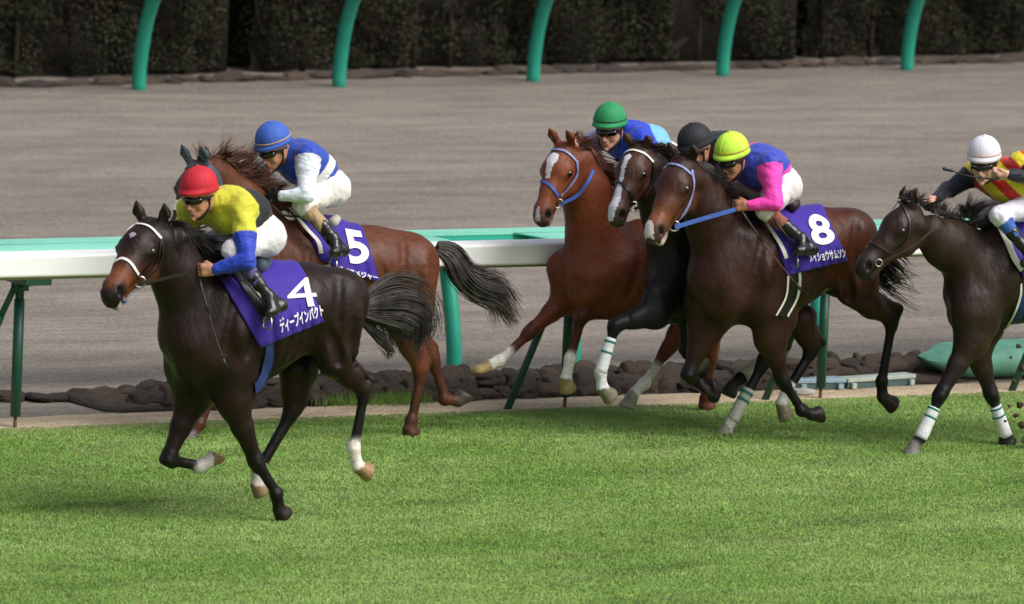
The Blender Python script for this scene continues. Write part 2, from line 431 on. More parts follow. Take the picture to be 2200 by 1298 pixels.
m_turqP = weathered('turquoise post', '21987f', '3c8f78', 0.38)
m_green = weathered('dark green steel', '1c4f40', '3e4a3a', 0.45)
m_rust = plain('rusty spike', '6b4a3a', 0.8, var=0.3)
m_green2 = weathered('dull green steel', '4a6b5b', '5a6a55', 0.5)

def extrude_x(prof, xs, dyz=None, cap=True):
    n = len(prof); V = []; Fc = []
    for x in xs:
        for (y, z) in prof: V.append((x, y, z))
    for i in range(len(xs)-1):
        for j in range(n): Fc.append((i*n+j, i*n+(j+1) % n, (i+1)*n+(j+1) % n, (i+1)*n+j))
    if cap: Fc += [tuple(range(n))[::-1], tuple((len(xs)-1)*n+j for j in range(n))]
    return V, Fc
# near white rail with its posts and braces
POST_X = [21.78, 23.94, 26.09, 28.25, 30.38, 32.50, 34.66]
PY = 46.24
rr = empty('white_rail', (28.0, 46.1, 0)); tag(rr, 'long white rail cantilevered over the turf edge, running behind the horses', 'rail')
def rounded(y0, y1, z0, z1, r, seg=4):
    out = []
    for cx, cz, a0 in ((y1-r, z1-r, 0), (y0+r, z1-r, 90), (y0+r, z0+r, 180), (y1-r, z0+r, 270)):
        for s in range(seg+1):
            a = R(a0+90*s/seg); out.append((cx+r*math.cos(a), cz+r*math.sin(a)))
    return out
joints = [19.0, 22.35, 24.855, 29.2, 33.55, 37.9]
for a, b in zip(joints[:-1], joints[1:]):
    prof = [(y-46.1, z) for y, z in rounded(45.93, 46.19, 1.045, 1.195, 0.020, 6)]
    V, Fc = extrude_x(prof, np.linspace(a+0.003-28, b-0.003-28, 9)); MB().add(V, Fc).obj('rail_section', m_white, rr, False)
for i, x in enumerate(joints[1:-1]):
    V, Fc = extrude_x([(y-46.1, z) for y, z in rounded(45.934, 46.186, 1.049, 1.191, 0.019, 6)], [x-28-0.08, x-28+0.08]); MB().add(V, Fc).obj('rail_joiner', m_white, rr, False)
m_under = plain('olive rail underside', '8f8a68', 0.7)  # flat olive tone for the strip under the white rail
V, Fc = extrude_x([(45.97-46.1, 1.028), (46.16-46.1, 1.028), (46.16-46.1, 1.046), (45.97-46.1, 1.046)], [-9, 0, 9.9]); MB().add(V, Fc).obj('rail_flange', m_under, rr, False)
for i, x in enumerate(POST_X):
    p = MB().tube([(x-28, PY-46.1, 0.07), (x-28, PY-46.1, 0.86)], 0.036, 10).tube([(x-28, PY-46.1, 0.84), (x-28, PY-46.1, 0.99)], 0.030, 10).obj('rail_post', m_green, rr)
    MB().tube([(x-28, PY-46.1, -0.05), (x-28, PY-46.1, 0.08)], 0.013, 8).obj('post_spike', m_rust, p)
    MB().tube([(x-28-0.46, PY-46.1+0.02, -0.02), (x-28-0.13, PY-46.1+0.01, 0.75)], 0.027, 8).tube([(x-28-0.135, PY-46.1+0.01, 0.74), (x-28-0.02, PY-46.1, 0.985)], 0.022, 8).obj('brace', m_green, rr)
    MB().box((x-28-0.10, -0.13, 0.985), (x-28+0.10, 0.165, 1.027)).box((x-28-0.05, 0.10, 0.92), (x-28+0.05, 0.18, 0.985)).tube([(x-28-0.06, 0.12, 0.93), (x-28+0.13, 0.05, 1.0)], 0.016, 8).obj('bracket', m_green, rr, False, 0.006)

# turquoise rail of the dirt track behind it, one open stretch
tr_ = empty('turquoise_rail', (28.0, 47.9, 0)); tag(tr_, 'turquoise rail with open trough section just behind the white rail', 'rail')
zt = 1.03
def cover(xa, xb, name, ends=(0, 0)):
    xs = np.linspace(xa, xb, 26)-28.0; V = []; Fc = []; prof = []
    for t in np.linspace(0, 1, 10):
        a = t*math.pi*0.62; prof.append((0.02-0.30*math.sin(a)*0.95-0.02*t, zt-0.012-0.11*(1-math.cos(a))*0.75))
    n = len(prof)
    for x in xs:
        for y, z in prof:
            e = 0.0
            if ends[0] and x-xs[0] < 0.6: V.append((x-0.22*ends[0]*(1-min(1, (x-xs[0])/0.6))*((y+0.28)/0.3), y, z)); continue
            if ends[1] and xs[-1]-x < 0.6: V.append((x+0.22*ends[1]*(1-min(1, (xs[-1]-x)/0.6))*(-(y)/0.3-0.4), y, z)); continue
            V.append((x, y, z))
    Fc = [(i*n+j, i*n+j+1, (i+1)*n+j+1, (i+1)*n+j) for i in range(len(xs)-1) for j in range(n-1)]
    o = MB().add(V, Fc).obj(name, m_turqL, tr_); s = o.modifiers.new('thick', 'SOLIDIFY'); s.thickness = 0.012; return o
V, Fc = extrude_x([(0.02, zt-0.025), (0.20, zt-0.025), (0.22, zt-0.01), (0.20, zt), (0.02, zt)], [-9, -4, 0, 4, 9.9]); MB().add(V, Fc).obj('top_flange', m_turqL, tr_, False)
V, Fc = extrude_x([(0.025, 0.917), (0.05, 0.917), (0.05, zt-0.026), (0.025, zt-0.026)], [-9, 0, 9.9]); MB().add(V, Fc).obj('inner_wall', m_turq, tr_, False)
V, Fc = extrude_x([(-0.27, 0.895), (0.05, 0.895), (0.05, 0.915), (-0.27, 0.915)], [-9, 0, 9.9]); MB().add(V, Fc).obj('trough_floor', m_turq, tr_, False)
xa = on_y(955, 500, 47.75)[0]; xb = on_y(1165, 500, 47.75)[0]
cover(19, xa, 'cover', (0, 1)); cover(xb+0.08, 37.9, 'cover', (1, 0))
MB().box((xb-28-0.03, -0.26, 0.917), (xb-28, 0.02, zt-0.03)).obj('divider', m_turqP, tr_, False)
for px_, py_ in ((972, 815), (1228, 799), (1757, 784), (445, 842)):
    g = ground(px_, py_); pts = [(g[0]-28, g[1]-47.9-0.02, -0.05), (g[0]-28, g[1]-47.9, 0.25), (g[0]-28, g[1]-47.9+0.07, 0.55), (g[0]-28, g[1]-47.9+0.13, 0.74), (g[0]-28, g[1]-47.9+0.16, 0.893)]
    MB().tube(resample(pts, 16), 0.057, 14).obj('curved_post', m_turqP, tr_)

# far rail: fat turquoise posts bending over the dirt track
fr = empty('far_rail', (41, 67.5, 0)); tag(fr, 'turquoise rail on thick bowed posts along the far side of the dirt track', 'rail')
far_g = [ground(*p) for p in ((-150, 197), (298, 191), (728, 185), (1145, 173), (1552, 161), (1948, 149), (2335, 138))]
tops = []
for g in far_g:
    q = g-np.array([41, 67.5, 0]); pts = [q+V3(0, 0.0, -0.05), q+V3(0, -0.01, 0.25), q+V3(0, -0.09, 0.6), q+V3(0.0, -0.25, 0.92), q+V3(0.0, -0.52, 1.17), q+V3(0, -0.80, 1.27)]
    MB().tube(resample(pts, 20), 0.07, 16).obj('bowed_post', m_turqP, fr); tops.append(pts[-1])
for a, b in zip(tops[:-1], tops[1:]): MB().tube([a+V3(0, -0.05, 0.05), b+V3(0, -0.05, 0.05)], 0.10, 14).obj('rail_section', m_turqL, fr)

# ------------------------------------------------------------------ rocks
def rock_mat(name, c1, c2, c3):
    m, nt, bs = new_mat(name); co = coords(nt)
    oi = nt.nodes.new('ShaderNodeObjectInfo')
    n = noise(nt, 9, 8, 0.7, co, 0.6); r = ramp(nt, n.outputs[0], [(0.28, lin(c1)), (0.5, lin(c2)), (0.75, lin(c3))])
    rv = ramp(nt, oi.outputs['Random'], [(0, (0.65, 0.66, 0.70)), (0.5, (0.95, 0.9, 0.85)), (1, (1.2, 1.12, 1.05))])
    nt.links.new(mixc(nt, 1.0, r.outputs[0], rv.outputs[0], 'MULTIPLY'), bs.inputs['Base Color'])
    bs.inputs['Roughness'].default_value = 0.9; bs.inputs['Specular IOR Level'].default_value = 0.2
    bump(nt, noise(nt, 14, 10, 0.8, co, 1.0).outputs[0], 1.0, 0.06, bs); return m
m_rock = rock_mat('dark edging rock', '524a44', '6f655d', '91867b')
m_rockF = rock_mat('pale edging rock', '544b44', '7b7067', 'a19588')
def rock_mesh(seed):
    import bmesh
    bm = bmesh.new(); bmesh.ops.create_icosphere(bm, subdivisions=4, radius=1.0); rg = np.random.default_rng(seed)
    V = np.array([v.co for v in bm.verts]); d = wrinkle(V, 0.26, 2.2, seed)-np.abs(wrinkle(V, 0.16, 4.5, seed+50))+wrinkle(V, 0.05, 11.0, seed+90)+0.08
    for v, k in zip(bm.verts, d):
        c = v.co*(1+k); c.x = math.copysign(abs(c.x)**0.75, c.x); c.z = max(c.z, -0.5); v.co = c
    me = bpy.data.meshes.new('rock'); bm.to_mesh(me); bm.free(); me.polygons.foreach_set('use_smooth', [True]*len(me.polygons)); return me
rocks = [rock_mesh(i) for i in range(9)]
def rock(x, y, s, mat, label, group):
    me = rocks[RNG.integers(9)].copy() if False else rocks[RNG.integers(9)]
    o = bpy.data.objects.new('rock', me); SC.collection.objects.link(o)
    if not me.materials: me.materials.append(mat)
    o.material_slots[0].link = 'OBJECT'; o.material_slots[0].material = mat
    o.location = (x, y, s[2]*0.30); o.scale = s; o.rotation_euler = (RNG.normal(0, 0.08), RNG.normal(0, 0.08), RNG.choice([0, math.pi])+RNG.normal(0, 0.15))
    tag(o, label, 'rock', group); return o
NEAR = 'rocks edging the near side of the dirt track'; NL = 'dark rough rock in the stone edging between sand strip and dirt track'
for y0, x0_, x1_, z0, h0 in ((47.46, 22.6, 34.4, .0, .085), (47.30, 24.9, 33.0, .0, .10), (47.05, 25.2, 31.4, .0, .10), (46.82, 25.4, 31.0, -.01, .085), (47.18, 26.0, 31.6, .065, .065)):
    x = x0_
    while x < x1_:
        L = RNG.uniform(0.06, 0.15); hh = h0*RNG.uniform(.6, 1.05)*(.6 if x < 25.3 else 1)
        o = rock(x+L*0.9, y0+RNG.normal(0, 0.035), (L, RNG.uniform(.7, 1.0)*min(L*1.2, .12), hh), m_rock, NL, NEAR); o.location.z += z0; x += L*1.55
x = 34.0
while x < 50.5:
    L = RNG.uniform(0.09, 0.24); yy = 67.2+(x-34)*0.108
    rock(x+L*0.9, yy+0.62+RNG.normal(0, 0.03), (L*1.0, 0.09, RNG.uniform(0.035, 0.062)), m_rockF, 'pale brown rock in the low row at the foot of the hedge', 'rocks along the foot of the hedge')
    x += L*1.6

# low earth bank added under the near rocks so their gaps aren't black
V_, F_b = extrude_x([(46.72, -0.01), (47.0, 0.03), (47.3, 0.045), (47.52, 0.015), (47.6, -0.01)], np.linspace(24.9, 33.0, 60)); V_ = np.array(V_); V_[:, 2] += wrinkle(V_, .012, 9, 3)
tag(mesh_obj('earth_bank', V_, F_b, rock_mat('bank earth', '4a423b', '625850', '7d7268')), kind='structure')
# grass tufts by the rocks
def tuft(px_, py_, wd, label):
    g = ground(px_, py_); mb = MB()
    for i in range(420):
        x, y = RNG.normal(0, wd), RNG.normal(0, 0.06); h = RNG.uniform(0.04, 0.10); a = RNG.uniform(0, 6.28); l = RNG.uniform(0, 0.04)
        mb.add([(x-0.004, y, 0), (x+0.004, y, 0), (x+math.cos(a)*l, y+math.sin(a)*l, h)], [(0, 1, 2)])
    o = mb.obj('grass_tuft', m_tuft, smooth=False); o.location = g; tag(o, label, 'grass tuft', kind='stuff')
m_tuft = plain('wild grass', '5c7d2a', 0.7, var=0.35)
tuft(735, 868, 0.13, 'green grass tuft sprouting at the rocks, left of the brown hind legs')
tuft(855, 866, 0.12, 'green grass tuft sprouting at the rocks, closest to the brown hind legs')

# tarpaulin bag and boards on the sand strip
def build_tarp():
    a = ground(1945, 806); b = ground(2330, 806); L = (b[0]-a[0]); n, k = 60, 26; V = []
    for i in range(n+1):
        t = i/n; w_ = min(1, (t/0.22))**0.7*min(1, ((1-t)/0.1))**0.5
        for j in range(k):
            c = 2*math.pi*j/k; y = 0.26*w_*math.copysign(abs(math.cos(c))**0.8, math.cos(c)); z = 0.12*w_*math.copysign(abs(math.sin(c))**0.8, math.sin(c))+0.12
            if math.sin(c) < 0: z = max(z, 0.005)+0.02*(1-w_)
            V.append((t*L-L/2, y, z))
    V = np.array(V); V += wrinkle(V, 0.016, 12, 5, (0.8, 1.5, 1.5))[:, None]*np.array([0.2, 0.5, 1.0]); V[:, 2] = np.maximum(V[:, 2], 0.004)
    Fc = np.array([(i*k+j, i*k+(j+1) % k, (i+1)*k+(j+1) % k, (i+1)*k+j) for i in range(n) for j in range(k)])[:, ::-1]
    m = plain('green tarpaulin', '5f9a84', 0.6, var=0.22, scale=6, bmp=0.5, bscale=14)
    o = mesh_obj('tarpaulin_bundle', V, Fc, m, loc=((a[0]+b[0])/2, 47.0, 0)); tag(o, 'long green tarpaulin bundle lying on the sand below the rail', 'tarpaulin')
build_tarp()
def board(pa, pb, col, w_, h_, label):
    a, b = ground(*pa), ground(*pb); root = empty('drain_board', a, math.atan2(b[1]-a[1], b[0]-a[0])); tag(root, label, 'board')
    L = np.linalg.norm(b-a); m = plain('board '+col, col, 0.6, var=0.12, scale=12, bmp=0.2)
    MB().box((0, 0, h_-0.03), (L, w_, h_)).obj('top_panel', m, root, False, 0.006)
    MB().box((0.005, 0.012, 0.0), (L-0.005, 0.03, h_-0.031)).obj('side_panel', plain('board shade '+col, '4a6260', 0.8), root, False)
    for x in (0.03, L-0.07): MB().box((x, -0.02, 0), (x+0.04, 0.008, h_-0.034)).obj('foot', m, root, False, 0.004)
board((1712, 838), (1818, 836), '8fa9b4', 0.16, 0.075, 'pale blue low board lying on the sand in front of rocks')
board((1822, 836), (1968, 826), 'aeb8ae', 0.13, 0.075, 'off white low board on feet, between blue board and tarpaulin')
tag(o := MB().box((0, 0, 0), (0.16, 0.12, 0.03)).obj('drain_cover', plain('pale grey lid', 'b5b2ab', 0.6), None, False, 0.005), 'small pale flat lid lying left of the blue board among horse legs', 'lid'); o.location = ground(1712, 848)

# ------------------------------------------------------------------ hedges
def leaf_mat():
    m = attr_mat('dark hedge foliage', 0.8, 0.15, 0.15, 1.2); return m
m_hleaf = leaf_mat(); m_hcore = plain('hedge interior twigs', '292520', 0.95, 0.1, 0.5, 18); m_bark = plain('hedge bark', '2d2620', 0.9, 0.1, 0.3, 30)
def hedge(x0, x1, label, seed):
    rg = np.random.default_rng(seed); root = empty('hedge', ((x0+x1)/2, 0, 0)); cx = (x0+x1)/2; yb = lambda x: 68.15+(x-34)*0.108
    root.location = (cx, yb(cx), 0); tag(root, label, 'hedge')
    N = int(13000*(x1-x0)); x = rg.uniform(x0+0.04, x1-0.04, N); z = 0.06+2.5*rg.random(N)**1.25
    lump = 0.16*np.sin(x*2.1+seed)+0.10*np.sin(x*5.3+z*2.0)+0.08*np.sin(z*7+x*3)+0.07*np.sin(x*11+seed)
    e = np.minimum(np.minimum(x-x0, x1-x), 0.25)/0.25
    y = 0.20+lump*0.8+rg.exponential(0.10, N)+0.35*(1-e)+0.25*np.clip(0.5-z, 0, 1)*rg.random(N)
    top = rg.random(N) < 0.12; z = np.where(top, 2.5+0.05*rg.normal(size=N), z); y = np.where(top, rg.uniform(0.2, 1.2, N), y)
    keep = rg.random(N) < np.clip(0.35+z*0.9+0.4*np.sin(x*3.7+seed), 0.5, 1); x, y, z = x[keep], y[keep], z[keep]; N = len(x)
    s = rg.uniform(0.014, 0.032, N); V = np.empty((N, 4, 3))
    a = rg.normal(size=(N, 3)); a /= np.linalg.norm(a, axis=1, keepdims=True); b = np.cross(a, rg.normal(size=(N, 3))); b /= np.linalg.norm(b, axis=1, keepdims=True)
    c = np.stack([x-cx, y+yb(x)-yb(cx), z], -1); a = a*s[:, None]; b = b*s[:, None]*0.45
    V[:, 0] = c-a; V[:, 1] = c+b; V[:, 2] = c+a; V[:, 3] = c-b
    F_ = (np.arange(N)*4)[:, None]+np.arange(4)[None]
    t = rg.random(N)[:, None]; br = (rg.random(N) < 0.35)[:, None]
    C = np.where(br, np.array(lin('3c3229'))*(0.8+0.4*t), np.array(lin('2d3424'))*(0.8+0.4*t))
    mesh_obj('foliage', V.reshape(-1, 3), F_, m_hleaf, root, False, np.repeat(C, 4, 0))
    n, k = 40, 20; Vc = []
    for i in range(n+1):
        for j in range(k+1):
            xx = x0+0.10+(x1-x0-0.2)*i/n; zz = 2.45*j/k; Vc.append((xx-cx, yb(xx)-yb(cx)+0.46+0.07*math.sin(xx*5+zz*3)+0.05*rg.normal(), zz))
    mb = MB().add(Vc, [(i*(k+1)+j, (i+1)*(k+1)+j, (i+1)*(k+1)+j+1, i*(k+1)+j+1) for i in range(n) for j in range(k)])
    mb.box((x0-cx+0.12, 0.6, 0), (x1-cx-0.12, 1.1, 2.4)).obj('twig_mass', m_hcore, root)
    xx = x0+0.25
    while xx < x1-0.2:
        yy = yb(xx)-yb(cx)+0.38; t_ = MB()
        t_.tube(resample([(xx-cx, yy, -0.05), (xx-cx+rg.normal(0, 0.04), yy, 0.5), (xx-cx+rg.normal(0, 0.08), yy+0.1, 1.2)], 6), np.linspace(0.035, 0.015, 6), 7).obj('trunk', m_bark, root)
        xx += rg.uniform(0.45, 0.75)
xs = [ground(p, 150)[0] for p in (-420, 492, 1850, 2560)]
hedge(xs[0]+0.3, xs[1]-0.05, 'dark clipped hedge left of the gap between the first two far posts', 3)
hedge(xs[1]+0.05, xs[2]-0.05, 'widest dark clipped hedge, filling the middle behind the far posts', 4)
hedge(xs[2]+0.05, xs[3], 'dark clipped hedge at the right end behind the last far post', 6)
# ------------------------------------------------------------------ horses
m_coat = attr_mat('horse coat', 0.43, 0.24, 0.24, 5.0, fine=75.0, fv=0.30, bumps=((4.5, 0.55, 0.06, (1, 1, 0.45)), (13.0, 0.22, 0.012, (1, 1, 0.3)), (70.0, 0.12, 0.003, (1, 1, 0.4))), sheen=0.0)
def hair_mat(name, c, c2):
    m, nt, bs = new_mat(name); co = coords(nt); n = noise(nt, 14, 4, 0.5, co)
    r = ramp(nt, n.outputs[0], [(0.35, lin(c)), (0.7, lin(c2))]); nt.links.new(r.outputs[0], bs.inputs['Base Color'])
    bs.inputs['Roughness'].default_value = 0.5; bs.inputs['Specular IOR Level'].default_value = 0.4; return m
m_hairK = hair_mat('black mane hair', '16110f', '2e2723'); m_hairB = hair_mat('dark brown mane hair', '4a2a1c', '80503a')
m_hairG = hair_mat('greyish black tail hair', '26211f', '5e5752'); m_hairC = hair_mat('chestnut mane hair', '43200f', '7a4225')
m_leather = plain('black leather', '1a1715', 0.38, 0.5, 0.2, 30); m_brownL = plain('dark brown leather', '33221a', 0.45)
m_white_strap = plain('white strap', 'e2e0dc', 0.5, var=0.08); m_blue_strap = plain('blue nylon strap', '3e5fb0', 0.55, var=0.2, scale=60)
m_lilac = plain('lilac blue nylon strap', '7f86b4', 0.55, var=0.3, scale=40); m_steel = plain('steel bit', 'b5b3b0', 0.25, metal=0.9, var=0.1)
m_purple = plain('purple saddle cloth', '3b2492', 0.68, 0.3, 0.10, 5, bmp=0.25, bscale=9, sheen=0.1)
m_letter = plain('white print', 'eeecf0', 0.6, var=0.03); m_eye = plain('dark eye', '0c0807', 0.06, 0.8)
m_wrap = plain('white leg bandage', 'dcdcde', 0.8, var=0.07, bmp=0.3, bscale=60); m_teal = plain('teal bandage stripe', '1f7a72', 0.8)
m_wrapG = plain('soiled leg bandage', 'b4b5a6', 0.8, var=0.2); m_pad = plain('white saddle pad edge', 'dedcd2', 0.7, var=0.06)
m_navy = plain('navy girth web', '1a3168', 0.7, var=0.2); m_hood = plain('blue grey blinker hood', '4e5a66', 0.6, 0.3, 0.2)
m_grey_hoof = None

def strands(roots, paths_fn, mat, parent, name, nseg=9, avoid=None):
    PR = [paths_fn(i, r0, nseg) for i, r0 in enumerate(roots)]
    if avoid is not None:
        A = np.stack([p for p, _ in PR])
        for _ in range(3):
            d = fsdf(avoid, A)-.006; m = d < 0; A[m] -= d[m][:, None]*fgrad(avoid, A[m])
        PR = [(A[i], r) for i, (_, r) in enumerate(PR)]
    mb_v = []; mb_f = []; b = 0
    for i, r0 in enumerate(roots):
        P, rad = PR[i]
        T = np.gradient(P, axis=0); T /= np.linalg.norm(T, axis=1, keepdims=True)+1e-9
        a = np.cross(T, V3(0.3, 0.9, 0.2)); a /= np.linalg.norm(a, axis=1, keepdims=True)+1e-9; c = np.cross(T, a)
        for s in range(3):
            t = 2.094*s; mb_v.append(P+rad[:, None]*(math.cos(t)*a+math.sin(t)*c))
        for j in range(nseg-1):
            for s in range(3):
                s2 = (s+1) % 3; mb_f.append((b+s*nseg+j, b+s2*nseg+j, b+s2*nseg+j+1, b+s*nseg+j+1))
        b += 3*nseg
    return mesh_obj(name, np.concatenate(mb_v), np.array(mb_f), mat, parent)

def ribbon(fr, prims, px, width, off=0.006, n=40, cast=True, v=None, thick=0.003):
    """strap laid on the body along a pixel polyline (or free in space when cast is False: px rows are px,py,v)"""
    if cast:
        q = resample(np.array(px, float), n); C = fr.cast(prims, q[:, 0], q[:, 1], off)
        for _ in range(2): C[1:-1] = (C[:-2]+2*C[1:-1]+C[2:])/4
        N = fgrad(prims, C)
    else:
        C = np.array([fr.L(*r) for r in px]); C = resample(C, n); N = np.tile(V3(0, 1, 0), (n, 1))
    T = np.gradient(C, axis=0); T /= np.linalg.norm(T, axis=1, keepdims=True)+1e-9
    B = np.cross(T, N); B /= np.linalg.norm(B, axis=1, keepdims=True)+1e-9; N = np.cross(B, T)
    h = width/2; V = []
    for i in range(n):
        for sb, sn in ((-1, 0), (1, 0), (1, 1), (-1, 1)): V.append(C[i]+B[i]*h*sb+N[i]*thick*sn)
    Fc = [(i*4+j, i*4+(j+1) % 4, (i+1)*4+(j+1) % 4, (i+1)*4+j) for i in range(n-1) for j in range(4)]+[(3, 2, 1, 0), ((n-1)*4, (n-1)*4+1, (n-1)*4+2, (n-1)*4+3)]
    return V, Fc

def leg_prims(fr, J, kind, c, side):
    """J: px,py,v joints. fore: elbow, knee, fetlock, coronet, toe; hind: stifle, hock, fetlock, coronet, toe"""
    P = [fr.L(*j) for j in J['p']]; s = J.get('s', 1.0); out = []
    coat, dark, low, hoof = J.get('coat', c['coat']), J.get('dark', c['leg']), J.get('low'), J.get('hoof', c['hoof'])
    lowc = low or dark; sock = J.get('sock', 0.0)      # share of the cannon the white sock covers
    if kind == 'fore':
        E, K, Fk, Cn, T = P
        m = E+(K-E)*0.42; back = V3(-1, 0, 0)
        ey = 1 if E[1] > 0 else -1
        sx = J.get('sx', 1.0)
        out += [Prim(E+V3(.03, .02*ey, .20)*sx, E, .125*s*sx, .10*s, .10, 1.25, col=coat), Prim(E+V3(-.10, -.01*ey, .12), E+V3(-.02, 0, .02), .10*s, .075*s, .11, 1.3, col=coat)]
        out += [Prim(E, m, .098*s, .070*s, .05, 1.15, col=coat), Prim(m, K+(E-K)*0.08, .068*s, .046*s, .03, 1.1, col=dark if J.get('darkfore') else tuple((np.array(coat)+np.array(dark))/2)),
                Prim(E+(K-E)*0.1+back*0.03, E+(K-E)*0.6+back*0.012, .045*s, .03*s, .03, col=coat)]
        ax = nrm(K-E); ax2 = nrm(Fk-K)
        out += [Prim(K-ax*0.03, K+ax2*0.03, .054*s, .050*s, .016, 1.05, col=dark), Prim(K+V3(.012, .02, .0), K+V3(.012, -.02, 0), .036*s, .036*s, .012, col=dark)]
        rc = (.031, .029); rf = .044; perp = np.cross(ax2, V3(0, 1, 0)); 
    else:
        S, K, Fk, Cn, T = P
        m = S+(K-S)*0.5; ax = nrm(K-S); ax2 = nrm(Fk-K)
        out += [Prim(S, m, .125*s, .080*s, .06, 1.25, col=coat), Prim(m, K-ax*0.03, .080*s, .048*s, .04, 1.15, col=coat)]
        hp = K-ax2*0.085+nrm(np.cross(ax2, V3(0, 1, 0)))*(-0.035 if np.cross(ax2, V3(0, 1, 0))[0] > 0 else 0.035)
        out += [Prim(K-ax*0.02, K+ax2*0.04, .056*s, .046*s, .03, 1.25, col=dark), Prim(hp, K+ax2*0.02+(hp-K)*0.1, .027*s, .036*s, .03, 1.2, col=dark),
                Prim(hp, m+(hp-K)*0.75, .018*s, .035*s, .03, col=coat)]
        rc = (.036, .031); rf = .045
    ax2 = nrm(Fk-K); back = nrm(np.cross(V3(0, 1, 0), ax2)); back = back if back[0] < 0 or (abs(ax2[0]) > 0.8) else -back
    if J.get('flip'): back = -back
    mid = K+(Fk-K)*(1-sock)
    if sock > 0:
        out += [Prim(K, mid, rc[0]*s, (rc[0]*(sock)+rc[1]*(1-sock))*s, .02, 1.15, col=dark), Prim(mid, Fk, rc[1]*s*1.04, rc[1]*s*1.04, .015, 1.15, col=lowc)]
    else: out += [Prim(K, Fk, rc[0]*s, rc[1]*s, .02, 1.2, col=dark)]
    out += [Prim(K+(Fk-K)*0.15+back*0.018, Fk+back*0.016, .020*s, .020*s, .012, 1.0, col=lowc if sock > 0.8 else dark, w=0.0 if sock else 1.0)]
    fc = lowc if (low) else dark
    out += [Prim(Fk, Fk+back*0.014, rf*s, .034*s, .02, 1.1, col=fc), Prim(Fk, Cn, .036*s, .040*s, .02, 1.05, col=fc)]
    # hoof: cone cut by the sole plane
    d = T-Cn; d = nrm(d); ang = J.get('sole', -R(38)); ca, sa = math.cos(ang), math.sin(ang)
    n = nrm(V3(d[0]*ca-d[2]*sa, d[1], d[0]*sa+d[2]*ca)); L = np.linalg.norm(T-Cn)
    fw = nrm(d-n*(d@n)) if abs(d@n) < 0.995 else V3(1, 0, 0)     # towards the toe in the sole plane
    c0 = T-fw*0.052*s-n*0.0; top = Cn+d*0.005
    out += [Prim(top, c0+n*0.03, .043*s, .060*s, .008, 1.0, col=hoof, cut=(T, n)),
            Prim(c0-fw*0.03-n*0.022, c0-n*0.01, .038*s, .046*s, .02, 1.0, col=hoof, cut=(T, n))]
    c.setdefault('_legs', []).append(dict(mid=mid if sock > 0 else Fk+(K-Fk)*.10, ax=ax2, P=P, low=low, hoof=hoof, s=s)); return out, P

